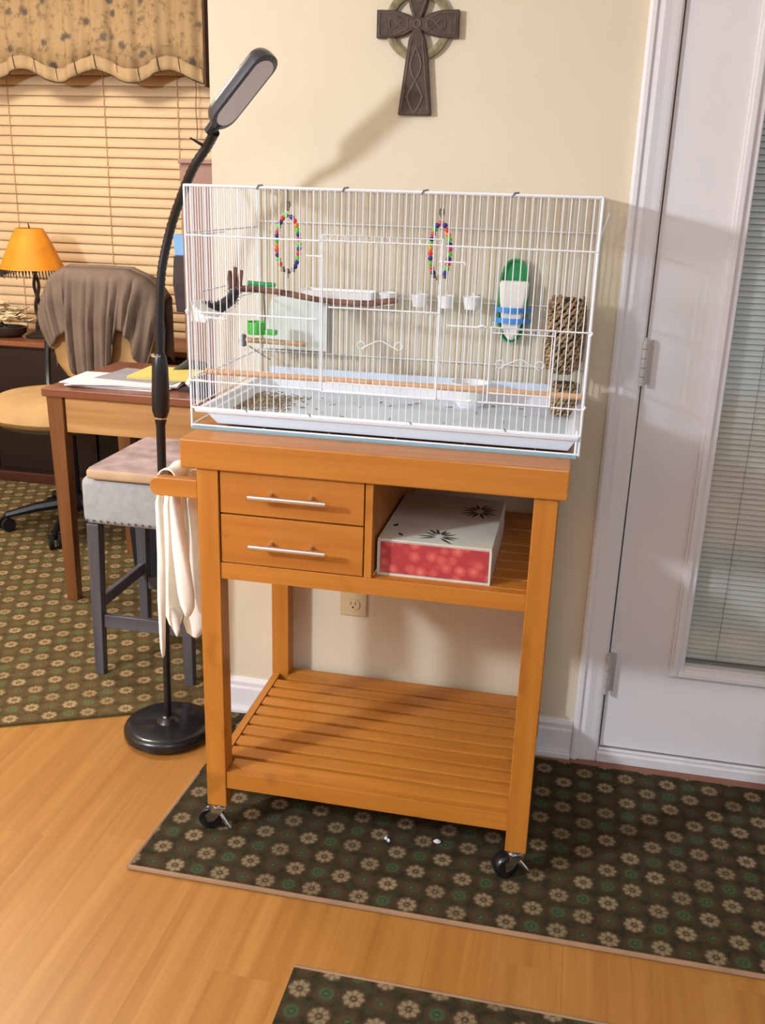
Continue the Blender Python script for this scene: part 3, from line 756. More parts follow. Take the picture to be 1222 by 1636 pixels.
for zc in (1.121, 1.098):
    m = MB(); n = 14
    rr = [[(.553+(.040+d)*math.cos(PI+PI*i/n), .496+(.032+d)*math.sin(PI+PI*i/n), z) for i in range(n+1)] for d, z in ((0, zc-.0055), (.0022, zc-.0055), (.0022, zc+.0055), (0, zc+.0055))]
    vs = [p for r in rr for p in r]; n1 = n+1
    m.add(vs, [(a*n1+i, a*n1+i+1, ((a+1) % 4)*n1+i+1, ((a+1) % 4)*n1+i) for a in range(4) for i in range(n)]); m.obj('clip_band', BLUEP, gh, smooth=True)

# woven nest
def woven(cx, cy, prof, label, name='woven_nest'):
    t = thing(name, label, 'nest', (cx, cy, prof[0][1]))
    m = MB(); m.lathe([(r-.006, z) for r, z in prof], (cx, cy, 0), 24); m.obj('nest_core', SEAGRASS_D, t)
    m = MB(); z = prof[0][1]+.004; k = 0
    def rad(z):
        for (r0, a), (r1, b) in zip(prof, prof[1:]):
            if a <= z <= b: return r0+(r1-r0)*(z-a)/(b-a)
        return prof[-1][0]
    while z < prof[-1][1]-.002:
        n = 20; R = rad(z)
        for i in range(n):
            a = 2*PI*(i+.5*(k % 2))/n+random.uniform(-.04, .04); b = a+2*PI/n*1.05
            zz = z+random.uniform(-.0012, .0012)
            pts = [(cx+(R+o)*math.cos(q), cy+(R+o)*math.sin(q), zz+h) for q, o, h in ((a, -.004, -.004), (a+(b-a)*.35, .0015, -.0015), (a+(b-a)*.65, .0015, .0015), (b, -.004, .004))]
            m.tube(pts, [.0022, .0034, .0034, .0022], 5, cap=False)
        z += .0085; k += 1
    m.obj('braided_strands', SEAGRASS, t, smooth=True, kind='stuff')
    return t
nt = woven(.672, .42, [(.012, 1.000), (.030, 1.008), (.038, 1.03), (.040, 1.06), (.040, 1.10), (.038, 1.135), (.034, 1.158)], 'round woven seagrass nest in the right corner of the cage')
m = MB()
for i in range(26):
    a = random.uniform(0, 2*PI); r = .033
    m.tube([(.672+r*math.cos(a), .42+r*math.sin(a), 1.150), (.672+(r+.004)*math.cos(a+.15), .42+(r+.004)*math.sin(a+.15), random.uniform(1.158, 1.166))], [.0024, .0014], 5)
m.obj('frayed_rim', SEAGRASS, nt, kind='stuff')
woven(.682, .40, [(.020, .914), (.027, .922), (.028, .95), (.027, .982)], 'small woven seagrass basket on the cage floor under the nest', 'woven_basket')

bw = thing('food_bowl', 'white round bowl standing on the cage floor at right', 'bowl', (.478, .42, .9125))
m = MB(); m.lathe([(0, .004), (.031, .004), (.038, .012), (.0415, .052), (.0435, .054), (.0395, .054), (.034, .014), (0, .009)], (.478, .42, .9125), 32)
m.obj('bowl_body', CUP, bw, smooth=True)
m = MB(); m.lathe([(0.026, 0), (.028, .0), (.029, .005), (0, .005)], (.478, .42, .9125), 24); m.obj('bowl_foot', CUP, bw)

lt = MB()
for i in range(520):
    if random.random() < .95: x, y = random.gauss(.030, .040), random.gauss(.29, .045)
    else: x, y = random.uniform(.0, .65), random.uniform(.14, .46)
    x = min(max(x, .006), .67); y = min(max(y, .130), .47)
    a = random.uniform(0, PI); L = random.uniform(.002, .009); h = .0012+random.random()*.004*(1 if x < .12 else .3)
    lt.tube([(x-L*math.cos(a), y-L*math.sin(a), .9130+h), (x+L*math.cos(a), y+L*math.sin(a), .9132+h)], .0011, 4)
o = lt.obj('seed_litter', LITTER, None, kind='stuff'); tag(o, 'scattered seed husks and hay on the floor of the cage', 'litter')
o = MB().tube([(.400, .15, .925), (.412, .15, .921), (.423, .148, .915)], [.0015, .002, .0045], 7).obj('dropped_husk', BRANCH); tag(o, 'single brown husk on the cage floor left of the bowl', 'husk')

# ---------------------------------------------------------------- floor lamp
fl = thing('floor_lamp', 'black gooseneck floor lamp with round base left of the cart', 'floor lamp', (-.257, .362, 0))
m = MB(); m.lathe([(0, .009), (.110, .009), (.113, .012), (.113, .026), (.108, .034), (.095, .038), (.03, .041), (.022, .050), (.013, .056), (0, .056)], (-.252, .358, 0), 48)
m.obj('base', BLACKM, fl, smooth=True)
m = MB(); m.tube([(-.252, .358, .05), (-.243, .360, .45), (-.236, .36, .84)], [.0095, .0098, .011], 14); m.obj('pole', BLACK, fl, smooth=True)
m = MB(); m.tube([(-.236, .36, .83), (-.235, .36, .845), (-.2345, .36, .862), (-.233, .36, .90), (-.2315, .36, .96), (-.231, .36, .985), (-.2305, .36, .995)], [.012, .0145, .020, .0205, .0185, .016, .012], 16); m.obj('pole_collar', BLACK, fl, smooth=True)
for z in (.843, .988):
    m = MB(); m.tube([(-.2355, .36, z), (-.2353, .36, z+.004)], .0152 if z < .9 else .0165, 16); m.obj('trim_ring', CHROME if z < .9 else STEEL, fl, smooth=True)
ctrl = [(-.2305, .36, .99), (-.228, .36, 1.06), (-.223, .36, 1.13), (-.216, .36, 1.185), (-.203, .36, 1.235), (-.183, .355, 1.289), (-.150, .335, 1.345), (-.112, .305, 1.395), (-.075, .29, 1.436), (-.048, .265, 1.462)]
def catmull(P, n=5):
    P = [Vector(p) for p in P]; out = []
    for i in range(len(P)-1):
        a, b, c, d = P[max(0, i-1)], P[i], P[i+1], P[min(len(P)-1, i+2)]
        for k in range(n):
            t = k/n; out.append(.5*((2*b)+(c-a)*t+(2*a-5*b+4*c-d)*t*t+(3*b-a-3*c+d)*t**3))
    out.append(P[-1]); return out
Pn = catmull(ctrl, 9)
m = MB(); m.tube(Pn, [(.0105 if i % 2 else .0092) for i in range(len(Pn))], 12); m.obj('gooseneck', BLACK, fl, smooth=True)
A = Vector((-.044, .258, 1.470)); Bp = Vector((.083, .236, 1.600)); ax = (Bp-A).normalized()
perp = Vector((.70, 0, -.70)); yv = Vector((0, -1, 0))
nrm = (.93*perp+.34*yv); nrm = (nrm-ax*nrm.dot(ax)).normalized(); wd = ax.cross(nrm).normalized()
L = (Bp-A).length
def stad(hw, e0, e1, n=10):
    P = []
    for i in range(n+1):
        q = -PI/2+PI*i/n; P.append((e1-hw*.9+hw*.9*math.cos(q), hw*math.sin(q)))
    for i in range(n+1):
        q = PI/2+PI*i/n; P.append((e0+hw*1.1+hw*1.1*math.cos(q), hw*math.sin(q)))
    return P
def hp(P, d): return [tuple(A+ax*a+wd*b+nrm*d) for a, b in P]
m = MB(); m.loft([hp(stad(.014, .016, L-.014), -.030), hp(stad(.026, .006, L-.005), -.022), hp(stad(.030, .001, L-.001), -.012), hp(stad(.031, 0, L), -.004), hp(stad(.031, 0, L), .004), hp(stad(.028, .003, L-.003), .0055)])
m.obj('lamp_head', HEADM, fl, smooth=True)
m = MB(); m.loft([hp(stad(.0245, .012, L-.012), .0050), hp(stad(.0245, .012, L-.012), .0062)]); m.obj('light_panel', DIFF, fl)
m = MB(); m.tube([A-ax*.018-nrm*.006, A+ax*.012-nrm*.004], [.0105, .013], 12); m.obj('head_joint', BLACK, fl, smooth=True)
m = MB(); m.tube([(-.078, .287, 1.436), (-.090, .278, 1.443), (-.103, .27, 1.451)], [.004, .003, .0015], 7); m.obj('tilt_lever', BLACK, fl, smooth=True)

# ---------------------------------------------------------------- wall cross
cr = thing('wall_cross', 'dark bronze ringed Celtic cross hanging on the cream wall', 'cross', (.312, YW, 1.696))
cx, cz = .3125, 1.693
out = [(-.012, .012), (-.024, .040), (-.026, .085), (.026, .085), (.024, .040), (.012, .012)]
def arm(pts): return [(cx+a, cz+b) for a, b in pts]
full = [(-.0095, -.012), (-.018, -.030), (-.022, -.060), (-.036, -.176), (.036, -.176), (.024, -.060), (.018, -.030), (.0095, -.012),
        (.028, -.021), (.050, -.026), (.087, -.027), (.087, .027), (.050, .026), (.028, .021), (.0095, .012),
        (.018, .032), (.022, .050), (.026, .088), (-.026, .088), (-.022, .050), (-.018, .032), (-.0095, .012),
        (-.028, .021), (-.050, .026), (-.087, .027), (-.087, -.027), (-.050, -.026), (-.028, -.021)]
m = MB(); m.prism(arm(full), YW-.016, YW-.001); m.obj('cross_body', PEWTER, cr, bevel=.002)
m = MB(); n = 48
m.loft([[(cx+r*math.cos(2*PI*k/n), y, cz+r*math.sin(2*PI*k/n)) for k in range(n)] for r, y in ((.054, YW-.002), (.054, YW-.011), (.062, YW-.0125), (.070, YW-.011), (.070, YW-.002), (.054, YW-.002))], cap=False)
m.obj('cross_ring', PEWTER_L, cr, smooth=True)
m = MB(); yk = YW-.0165
def kn(pts, r=.0018): m.tube([(cx+a, yk, cz+b) for a, b in pts], r, 6)
for s in (-1, 1):
    kn([(s*.015*math.sin((1+i*.0)*PI*i/6)*(1 if i < 7 else -1)*(.6+.05*i), -.045-.0105*i) for i in range(13)])
    kn([(s*a, b) for a, b in ((.012, -.03), (.016, -.06), (.022, -.11), (.030, -.168))], .0014)
    kn([(s*.004, -.168), (s*.018, -.14), (s*.002, -.115)], .0018)
    kn([(s*a, b) for a, b in ((.018, .008), (.045, .020), (.080, .021), (.080, -.021), (.045, -.020), (.018, -.008))], .0014)
    kn([(s*(.04+.02*math.cos(q)), .010*math.sin(2*q)) for q in [PI*i/8 for i in range(17)]], .0014)
    kn([(s*.006, .015), (s*.016, .04), (s*.018, .08)], .0014)
kn([(.007*math.cos(q), .007*math.sin(q)) for q in [PI*i/6 for i in range(13)]], .0018)
m.obj('knotwork', plain('knotwork_highlight', (104, 86, 76), .5, .2, vary=.15), cr)

# outlet
ot = thing('wall_outlet', 'cream electrical outlet low on the wall seen through the cart', 'outlet', (.200, YW, .382))
B(.165, .235, YW-.006, YW, .324, .440).obj('cover_plate', OUTLETM, ot, bevel=.002)
for z in (.357, .407):
    m = MB(); m.prism(oval(.200, z, .017, .0145, 24, 2.4), YW-.0085, YW-.006); s_ = m.obj('socket', OUTLETM, ot)
    m = MB(); m.box(.1935, .1950, YW-.0092, YW-.0084, z-.001, z+.008); m.box(.2055, .2070, YW-.0092, YW-.0084, z-.001, z+.008); m.prism(oval(.200, z-.0075, .0025, .0025, 10, 2), YW-.0092, YW-.0084); m.obj('slot', OUTSLOT, s_)

# ---------------------------------------------------------------- stool
st = thing('counter_stool', 'grey upholstered counter stool with nailhead trim beside the desk', 'stool', (-.42, .76, .008))
SX0, SX1, SY0, SY1 = -.586, -.268, .585, .925
def rbox(x0, x1, y0, y1, z0, z1): return B(x0, x1, y0, y1, z0, z1)
rbox(SX0, SX1, SY0, SY1, .470, .606).obj('seat', FABGREY, st, bevel=.022, smooth=True, bseg=5)
m = MB(); nh = 15
for i in range(nh):
    x = SX0+.016+i*(SX1-SX0-.032)/(nh-1); m.lathe([(0, .0), (.0036, .0006), (.0030, .002), (0, .003)], (x, 0, 0), 8)
nv = []
for v in m.v: nv.append((v[0], SY0+.0005-v[2], .4845+v[1]))
m.v = nv; m.obj('nailhead_trim', plain('dull_nailheads', (104, 100, 98), .4, .6), st)
for x, y in ((-.5755, .597), (-.312, .597), (-.5755, .885), (-.312, .885)):
    sxx = -.006 if x < -.4 else .006; syy = -.006 if y < .7 else .006
    m = MB(); m.loft([[(x+sxx, y+syy, .008), (x+.026+sxx, y+syy, .008), (x+.026+sxx, y+.026+syy, .008), (x+sxx, y+.026+syy, .008)], [(x-.003, y-.003, .470), (x+.033, y-.003, .470), (x+.033, y+.033, .470), (x-.003, y+.033, .470)]]); m.obj('leg', GREYWOOD, st, bevel=.002)
GWX = wood('grey_stool_rail', (74, 70, 76), (98, 94, 98), 0, coat=0)
B(-.550, -.305, .602, .618, .155, .195).obj('stretcher', GWX, st, bevel=.002)
B(-.550, -.305, .892, .908, .155, .195).obj('stretcher', GWX, st, bevel=.002)
B(-.570, -.554, .620, .885, .21, .245).obj('stretcher', GWX, st, bevel=.002)
B(-.304, -.288, .620, .885, .21, .245).obj('stretcher', GWX, st, bevel=.002)
pd = thing('patterned_pad', 'mauve patterned flat cushion lying on the grey stool', 'cushion', (-.42, .74, .606))
B(-.556, -.262, .568, .935, .6065, .636).obj('pad_body', PADEDGE, pd, bevel=.010, smooth=True, bseg=3)
B(-.550, -.268, .574, .929, .632, .639).obj('pad_cover', MARBLE, pd, bevel=.003)

# ---------------------------------------------------------------- desk
dk = thing('writing_desk', 'small oak desk with square legs behind the stool', 'desk', (-.55, 1.3, .008))
B(-.945, -.10, 1.025, 1.56, .716, .742).obj('desktop', OAK_TOP, dk, bevel=.003)
B(-.880, -.145, 1.052, 1.072, .598, .716).obj('front_apron', OAK_X, dk, bevel=.001)
B(-.880, -.145, 1.510, 1.530, .598, .716).obj('back_apron', OAK_X, dk)
B(-.925, -.905, 1.095, 1.49, .598, .716).obj('side_apron', OAK_LEG, dk)
B(-.130, -.110, 1.095, 1.49, .598, .716).obj('side_apron', OAK_LEG, dk)
for x in (-.938, -.160):
    for y in (1.040, 1.490): 
        dxx = .055
        m = MB(); m.loft([[(x+.012, y+.008, .008), (x+dxx-.004, y+.008, .008), (x+dxx-.004, y+.042, .008), (x+.012, y+.042, .008)], [(x, y, .716), (x+dxx, y, .716), (x+dxx, y+.052, .716), (x, y+.052, .716)]]); m.obj('leg', OAK_LEG, dk, bevel=.002)
pp = [(-.905, -.560, 1.10, 1.30, 7, PAPER, 'loose stack of white papers on the desk, widest of the papers'), (-.83, -.55, 1.16, 1.36, -5, PAPERG, 'grey printed sheet lying on top of the white paper stack'), (-.74, -.53, 1.20, 1.40, 3, YELLOW, 'yellow notepad at the back of the paper stack')]
zz = .742
for i, (x0, x1, y0, y1, a, mt, lab) in enumerate(pp):
    n = 6 if i == 0 else 1; h = .0022 if i == 0 else (.002 if i == 1 else .008)
    par = thing('paper_stack' if i == 0 else ('printed_sheet' if i == 1 else 'notepad'), lab, 'papers', ((x0+x1)/2, (y0+y1)/2, zz))
    for k in range(n):
        cxx, cyy = (x0+x1)/2+random.uniform(-.016, .016)*(i == 0), (y0+y1)/2+random.uniform(-.012, .012)*(i == 0); aa = math.radians(a+random.uniform(-7, 7)*(i == 0))
        hw, hh = (x1-x0)/2, (y1-y0)/2; c, s = math.cos(aa), math.sin(aa)
        ringp = lambda z: [(cxx+px*c-py*s, cyy+px*s+py*c, z) for px, py in ((-hw, -hh), (hw, -hh), (hw, hh), (-hw, hh))]
        MB().loft([ringp(zz), ringp(zz+h-.0002)]).obj('sheet', mt, par); zz += h
o = MB().loft([[(x, y, z) for x, y in ((-.52, 1.12), (-.41, 1.10), (-.40, 1.20), (-.50, 1.22))] for z in (.742, .752)]).obj('address_book', plain('dark_cover', (38, 34, 38), .5)); tag(o, 'thin dark book lying on the desk behind the lamp collar', 'book')
m = MB(); m.lathe([(0, 0), (.026, .002), (.034, .012), (.028, .024), (.018, .026), (0, .030)], (-.475, 1.155, .752), 11, 1.1, .8); o = m.obj('tissue_wad', PAPER); tag(o, 'crumpled white tissue on the dark book on the desk', 'tissue')
o = B(-.455, -.395, 1.045, 1.085, .742, .792).obj('pen_box', BLUEBLACK, bevel=.003); tag(o, 'small blue-black box at desk edge against the bird cage', 'box')
m = MB(); m.tube([(-.64, 1.36, .757), (-.60, 1.39, .782), (-.55, 1.40, .775), (-.50, 1.38, .760)], [.010, .018, .016, .008], 9); o = m.obj('glasses_case', plain('olive_case', (66, 62, 44), .7)); tag(o, 'dark olive soft case lying behind the yellow notepad', 'case')
m = MB(); m.tube([(-.46, 1.42, .765), (-.40, 1.43, .795), (-.33, 1.43, .790), (-.28, 1.42, .765)], [.012, .024, .022, .012], 10); o = m.obj('leather_pouch', plain('olive_brown_leather', (104, 84, 50), .6), smooth=True); tag(o, 'olive brown pouch at the right rear of the desk', 'pouch')
wb = thing('waste_bin', 'dark blue-black waste bin on the carpet behind the stool', 'bin', (-.69, 1.36, .008))
m = MB(); m.loft([ringrect(-.785, -.60, 1.28, 1.44, .008), ringrect(-.80, -.585, 1.265, 1.455, .30), ringrect(-.79, -.595, 1.275, 1.445, .30), ringrect(-.775, -.61, 1.29, 1.43, .014)]); m.obj('bin_body', BLUEBLACK, wb, bevel=.003)
m = MB(); m.loft([ringrect(-.805, -.58, 1.26, 1.46, .296), ringrect(-.805, -.58, 1.26, 1.46, .304), ringrect(-.79, -.595, 1.275, 1.445, .304), ringrect(-.79, -.595, 1.275, 1.445, .296)]); m.obj('bin_rim', BLACK, wb)

# ---------------------------------------------------------------- office chair
oc = thing('office_chair', 'tan upholstered office chair on black star base behind the desk', 'chair', (-1.27, 1.74, .008))
m = MB(); m.lathe([(0, .472), (.22, .470), (.27, .480), (.285, .500), (.27, .535), (.22, .563), (.12, .574), (0, .576)], (-1.275, 1.72, 0), 40, 1.12, .98); m.obj('seat', TAN, oc, smooth=True)
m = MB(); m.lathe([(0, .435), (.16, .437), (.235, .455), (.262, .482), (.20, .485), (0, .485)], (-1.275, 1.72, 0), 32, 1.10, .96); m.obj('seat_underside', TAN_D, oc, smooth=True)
bo = []
for z, hw in ((.585, .17), (.64, .215), (.74, .238), (.86, .240), (.95, .225), (1.00, .19), (1.018, .12)):
    rr = []
    for k in range(24):
        q = 2*PI*k/24; e = 2.6
        cxq = math.copysign(abs(math.cos(q))**(2/e), math.cos(q)); sy = math.copysign(abs(math.sin(q))**(2/e), math.sin(q))
        rr.append((-1.235+hw*cxq, 2.005+.05*sy*(1 if z < .99 else .7)+.03*(z-.6), z))
    bo.append(rr)
m = MB(); m.loft(bo); m.obj('backrest', TAN, oc, smooth=True)
m = MB()
for s in (-1, 1):
    m.tube([(-1.235+s*.24, 2.04, .95), (-1.235+s*.262, 2.03, .80), (-1.235+s*.262, 2.00, .66), (-1.235+s*.24, 1.95, .55), (-1.235+s*.16, 1.85, .46)], .014, 8)
m.obj('back_frame', BLACK, oc, smooth=True)
m = MB(); m.tube([(-1.27, 1.74, .08), (-1.27, 1.74, .45)], [.028, .022], 12); m.obj('column', BLACK, oc, smooth=True)
m = MB(); m.lathe([(0, .09), (.05, .09), (.055, .12), (.04, .15), (0, .15)], (-1.27, 1.74, 0), 16); m.obj('hub', BLACK, oc, smooth=True)
for k in range(5):
    a = math.radians(210+72*k); e = Vector((-1.27+.27*math.cos(a), 1.74+.27*math.sin(a), .075))
    m = MB(); m.tube([(-1.27, 1.74, .118), (-1.27+.15*math.cos(a), 1.74+.15*math.sin(a), .100), e], [.026, .021, .014], 8); am = m.obj('base_arm', BLACK, oc, smooth=True)
    sd = Vector((-math.sin(a+.5), math.cos(a+.5), 0)); m = MB()
    for s in (-1, 1):
        m.tube([e+sd*s*.008+Vector((0, 0, -.038)), e+sd*s*.024+Vector((0, 0, -.038))], .0285, 14)
    m.tube([e+Vector((0, 0, -.03)), e+Vector((0, 0, .005))], .008, 8); m.obj('caster', BLACK, am)
# throw
tops = [(0, .86), (.06, .93), (.15, 1.012), (.25, 1.036), (.5, 1.038), (.75, 1.036), (.88, 1.005), (.95, .965), (1, .92)]
hems = [(0, .70), (.06, .715), (.12, .745), (.20, .775), (.265, .79), (.285, .66), (.33, .610), (.42, .590), (.50, .575), (.58, .600), (.66, .63), (.71, .70), (.74, .80), (.80, .795), (.86, .765), (.90, .69), (.95, .65), (1, .66)]
def lerp(T, u):
    for (a, p), (b, q) in zip(T, T[1:]):
        if a <= u <= b: return p+(q-p)*(u-a)/(b-a)
    return T[-1][1]
def thr(u, v):
    x = -1.235+(-.275+.55*u); zt = lerp(tops, u); zb = lerp(hems, u)
    z = zt+(zb-zt)*v
    edge = (2*u-1)
    y = 1.930+.05*edge**4+.03*(z-.6)
    fold = .012*math.sin(u*34+2.5*v*(u-.2))+.007*math.sin(u*71+1.3)
    y -= abs(fold)*min(1, v*2.2)*1.8
    x += (.5-u)*.05*v*v*2+.02*math.sin(v*2)*(u > .3)*(-.6)
    if v < .12: y += (1-v/.12)**2*.055; 
    return (x, y-.010, z)
tt = thing('throw_blanket', 'taupe throw draped over the back of the tan office chair', 'blanket', (-1.235, 1.95, 1.03))
m = MB(); m.grid(thr, 90, 22); o = m.obj('front_fall', THROW, tt, smooth=True); md = o.modifiers.new('t', 'SOLIDIFY'); md.thickness = .006; md.offset = 0
def thb(u, v):
    x, y, z = thr(u, 0); a = v
    if v < .4: return (x, y+.06*v/.4, z+.006*math.sin(PI*v/.4))
    return (x, y+.062+.006*math.sin(u*30), z-(v-.4)*.45)
m = MB(); m.grid(thb, 60, 10); o = m.obj('back_fall', THROW, tt, smooth=True); md = o.modifiers.new('t', 'SOLIDIFY'); md.thickness = .005; md.offset = 0

# ---------------------------------------------------------------- dark credenza, table lamp, flowers
cb = thing('low_cabinet', 'low dark wood cabinet below the window blinds', 'cabinet', (-1.65, 2.4, .008))
B(-2.45, -.90, 2.24, 2.58, .05, .652).obj('cabinet_body', DARKWOOD, cb, bevel=.003)
B(-2.47, -.88, 2.215, 2.60, .652, .676).obj('cabinet_top', DARKTOP, cb, bevel=.004)
B(-2.46, -.89, 2.225, 2.59, .008, .055).obj('plinth', wood('plinth_wood', (60, 28, 16), (84, 42, 24), 0), cb, bevel=.003)
for i in range(3):
    x = -2.44+i*.513; d = B(x+.006, x+.507, 2.228, 2.24, .075, .640).obj('cabinet_door', DARKWOOD, cb, bevel=.003)
    m = MB(); m.lathe([(0, 0), (.010, .004), (.006, .014), (0, .014)], (0, 0, 0), 10); m.v = [(x+.47+a, 2.228-c, .38+b) for a, b, c in m.v]; m.obj('knob', BRONZE, d)
tl_ = thing('table_lamp', 'table lamp with orange bell shade and dark twisted stem', 'lamp', (-1.752, 2.37, .676))
tcx, tcy = -1.757, 2.37
m = MB(); prof = [(.140, .985), (.136, 1.000), (.118, 1.040), (.096, 1.090), (.072, 1.140), (.058, 1.162)]
seg = 48; vs = []
for r, z in prof+[(r-.003, z) for r, z in prof[::-1]]:
    for k in range(seg):
        q = 2*PI*k/seg; rr = r*(1+.012*math.cos(8*q)); vs.append((tcx+rr*math.cos(q), tcy+rr*math.sin(q), z))
nn = len(prof)*2
m.add(vs, [(i*seg+k, i*seg+(k+1) % seg, ((i+1) % nn)*seg+(k+1) % seg, ((i+1) % nn)*seg+k) for i in range(nn) for k in range(seg)])
m.obj('lamp_shade', SHADE, tl_, smooth=True)
m = MB()
for k in range(60):
    q = 2*PI*k/60; m.tube([(tcx+.138*math.cos(q), tcy+.138*math.sin(q), .986), (tcx+.139*math.cos(q+.03), tcy+.139*math.sin(q+.03), random.uniform(.945, .962))], [.0035, .002], 4)
m.obj('shade_fringe', plain('dark_fringe', (52, 44, 30), .9), tl_, kind='stuff')
m = MB()
for ph in (0, PI): m.tube([(tcx+.012+.010*math.cos(ph+9*t), tcy+.010*math.sin(ph+9*t), .70+.28*t) for t in [i/24 for i in range(25)]], [.010-.003*i/24 for i in range(25)], 8)
m.tube([(tcx+.012, tcy, .98), (tcx, tcy, 1.165), (tcx-.004, tcy, 1.185)], [.006, .004, .002], 8)
m.obj('stem', BRONZE, tl_, smooth=True)
m = MB(); m.lathe([(0, .676), (.065, .676), (.068, .684), (.050, .692), (.030, .702), (.016, .712), (0, .712)], (tcx+.012, tcy, 0), 24); m.obj('lamp_foot', BRONZE, tl_, smooth=True)
fp = thing('flower_arrangement', 'low arrangement of cream blossoms on the dark cabinet at the left edge', 'flowers', (-1.90, 2.34, .676))
m = MB(); m.lathe([(0, 0), (.075, 0), (.10, .02), (.105, .045), (.095, .045), (.085, .01), (0, .008)], (-1.915, 2.34, .676), 24, 1.1, .8); m.obj('low_bowl', plain('dark_bowl', (52, 34, 26), .5), fp, smooth=True)
for i in range(18):
    a = random.uniform(0, 2*PI); rr = random.uniform(0, .11); cc = Vector((-1.915+rr*1.2*math.cos(a), 2.34+rr*.7*math.sin(a), .735+random.uniform(.01, .11)*(1-rr/.16)))
    m = MB()
    for k in range(7):
        b = 2*PI*k/7+a; d = Vector((math.cos(b), math.sin(b), .35)); u_ = Vector((-math.sin(b), math.cos(b), 0)); L_ = .046
        m.loft([[cc+u_*.004, cc+d*L_*.5+u_*.020, cc+d*L_, cc+d*L_*.5-u_*.020, cc-u_*.004], [p+Vector((0, 0, .003)) for p in (cc+u_*.004, cc+d*L_*.5+u_*.020+Vector((0, 0, .006)), cc+d*L_, cc+d*L_*.5-u_*.020+Vector((0, 0, .006)), cc-u_*.004)]])
    m.obj('blossom', FLOWERC, fp, smooth=True)
m = MB()
for k in range(9):
    b = random.uniform(0, 2*PI); c0_ = Vector((-1.915, 2.34, .715)); d = Vector((math.cos(b)*1.2, math.sin(b)*.8, random.uniform(.1, .9))); u_ = Vector((-math.sin(b), math.cos(b), 0)); L_ = .12
    m.loft([[c0_+d*.03+u_*.003, c0_+d*L_*.6+u_*.010, c0_+d*L_, c0_+d*L_*.6-u_*.010], [c0_+d*.03+u_*.003+Vector((0, 0, .002)), c0_+d*L_*.6+u_*.010+Vector((0, 0, .002)), c0_+d*L_+Vector((0, 0, .001)), c0_+d*L_*.6-u_*.010+Vector((0, 0, .002))]])
m.obj('foliage', plain('dry_leaves', (92, 78, 52), .9), fp, kind='stuff')

# tall brown cabinet and pouch
tc_ = thing('tall_cabinet', 'tall plain brown cabinet at the wall end behind the left of the cage', 'cabinet', (-.60, 2.05, .008))
B(-.806, -.30, 1.86, 2.19, .05, 1.440).obj('cabinet_body', BROWN, tc_, bevel=.003)
B(-.812, -.29, 1.85, 2.20, 1.440, 1.455).obj('cabinet_top', BROWN, tc_, bevel=.003)
B(-.800, -.31, 1.87, 2.18, .008, .05).obj('plinth', BROWN, tc_)
hp_ = thing('hanging_pouch', 'narrow dark pouch with light blue top hanging beside the brown cabinet', 'pouch', (-.835, 1.95, 1.0))
m = MB(); m.loft([[(-.860, 1.90, .888), (-.8065, 1.90, .888), (-.8065, 1.99, .888), (-.860, 1.99, .888)], [(-.868, 1.89, 1.00), (-.8065, 1.89, 1.00), (-.8065, 2.0, 1.00), (-.868, 2.0, 1.00)], [(-.864, 1.90, 1.104), (-.8065, 1.90, 1.104), (-.8065, 1.99, 1.104), (-.864, 1.99, 1.104)]]); m.obj('pouch_body', plain('dark_grey_fabric', (66, 56, 58), .9), hp_, bevel=.004)
m = MB(); m.loft([[(-.862, 1.905, 1.104), (-.8065, 1.905, 1.104), (-.8065, 1.985, 1.104), (-.862, 1.985, 1.104)], [(-.868, 1.91, 1.183), (-.8065, 1.91, 1.178), (-.8065, 1.98, 1.178), (-.868, 1.98, 1.183)]]); m.obj('blue_lining', BLUE, hp_, bevel=.004)

# ---------------------------------------------------------------- window blind + valance
wf = MB(); wf.box(-2.90, -2.82, 2.70, 2.75, .60, 2.2); wf.box(-.968, -.90, 2.70, 2.75, .60, 2.2); wf.box(-2.90, -.90, 2.70, 2.75, .52, .60)
struct(wf.obj('window_1', TRIM, bevel=.003))
B(-2.82, -.968, 2.735, 2.749, .60, 2.2).obj('window_glass', plain('dark_night_pane', (40, 36, 34), .2), bpy.data.objects['window_1'])
wbz = thing('window_blind', 'wide tan slatted blind covering the study window', 'blind', (-1.9, 2.65, 2.0))
smesh = MB()
sa = math.radians(68)
def slatp(t, h): return (t*math.cos(sa)*.025, t*math.sin(sa)*.025)
prof = []
for t in (-1, -.75, -.5, -.25, 0, .25, .5, .75, 1):
    prof.append((t*.0275*math.cos(sa), t*.0275*math.sin(sa), .0085*(1-t*t)))
top = [(-.0+y-h, z) for y, z, h in prof]; bot = [(y-h+.0028, z) for y, z, h in prof][::-1]
ring_ = top+bot
smesh.loft([[(-2.79, 2.665+y, z) for y, z in ring_], [(-.975, 2.665+y, z) for y, z in ring_]])
sme = smesh.mesh('slat', SLAT)
z = .64; i = 0
while z < 2.02:
    o = bpy.data.objects.new('slat', sme); COL.objects.link(o); o.parent = wbz; o.location = Vector((0, 0, z))-Vector(wbz.location); z += .0432
for x in (-2.5, -1.98, -1.50, -1.145):
    MB().tube([(x, 2.648, .61), (x, 2.648, 2.04)], .0016, 6).obj('ladder_cord', CORD, wbz)
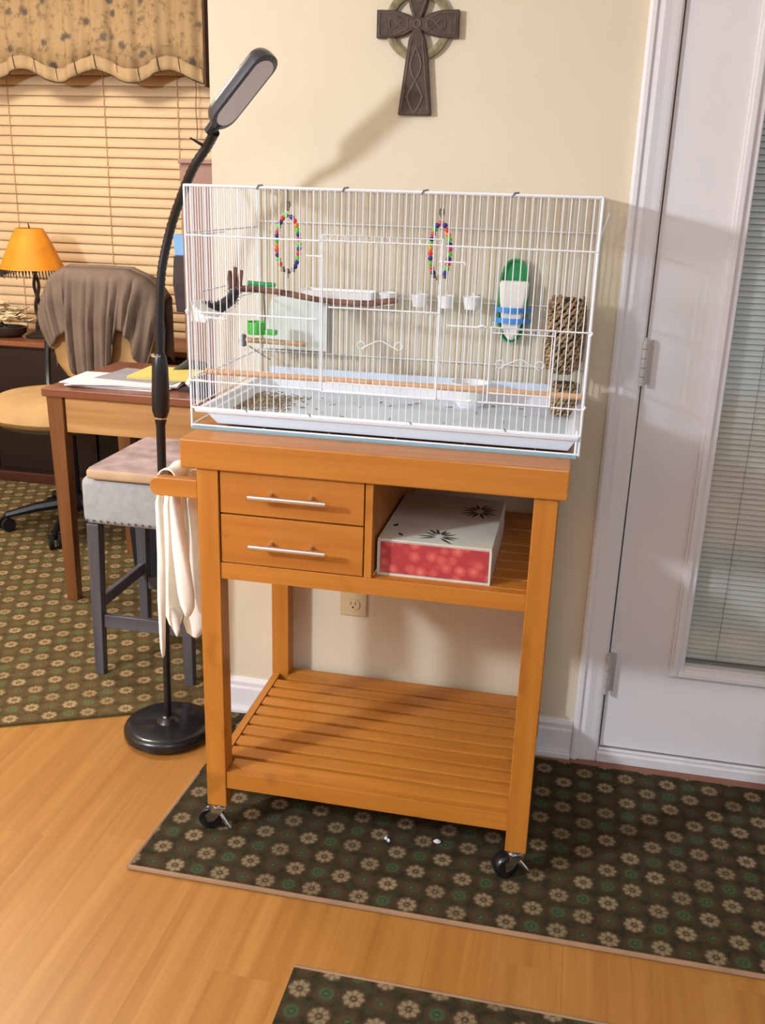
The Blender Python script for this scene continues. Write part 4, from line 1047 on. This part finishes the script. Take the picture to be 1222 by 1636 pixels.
m = MB(); zc = 1.80
pts = [(-1.048+.002*math.sin(40*z_), 2.628, z_) for z_ in [1.86-.005*i for i in range(60)]]
m.tube(pts, .002, 6); m.obj('tilt_cord', plain('brown_cord', (132, 98, 60), .8), wbz)
B(-2.80, -1.0, 2.63, 2.69, 2.03, 2.08).obj('head_rail', SLAT, wbz)
B(-2.80, -1.0, 2.645, 2.685, .605, .625).obj('bottom_rail', SLAT, wbz)

va = thing('window_valance', 'flowered fabric valance with scalloped border above the tan blind', 'valance', (-1.9, 2.5, 2.1))
def hemz(x):       # scallops, period .35
    q = (x+1.63)/.345
    return 1.802-.026*math.cos(2*PI*q)
def vf(u, v, z0f, z1f, y0=2.50):
    x = -2.85+1.892*u
    return x, y0+.010*math.sin(u*90)+.005*math.sin(u*211), z0f(x)+(z1f(x)-z0f(x))*v
m = MB(); m.grid(lambda u, v: vf(u, v, lambda x: hemz(x)+.052, lambda x: 2.28), 220, 4); o = m.obj('floral_panel', FLORAL, va, smooth=True); md = o.modifiers.new('t', 'SOLIDIFY'); md.thickness = .004
m = MB(); m.grid(lambda u, v: vf(u, v, lambda x: hemz(x)+.002, lambda x: hemz(x)+.056, 2.494), 220, 3); o = m.obj('scalloped_border', VTRIM, va, smooth=True); md = o.modifiers.new('t', 'SOLIDIFY'); md.thickness = .005
pts = [(-2.85+1.892*i/160, 2.494+.010*math.sin(i/160*90)+.005*math.sin(i/160*211), hemz(-2.85+1.892*i/160)) for i in range(161)]
m = MB(); m.tube(pts, .0035, 6); m.obj('hem_braid', VDARK, va)
for i in range(20):
    x = -2.80+i*.0965; u = (x+2.85)/1.892
    y = 2.488+.010*math.sin(u*90)+.005*math.sin(u*211)
    m = MB(); m.tube([(x, y, hemz(x)+.060), (x+.004, y-.002, hemz(x)+.030), (x+.010, y, hemz(x+.01)+.002)], .0020, 5); m.obj('gather_loop', VDARK, va)
B(-.956, -.948, 2.50, 2.74, hemz(-.95)-.01, 2.28).obj('side_return', VDARK, va)
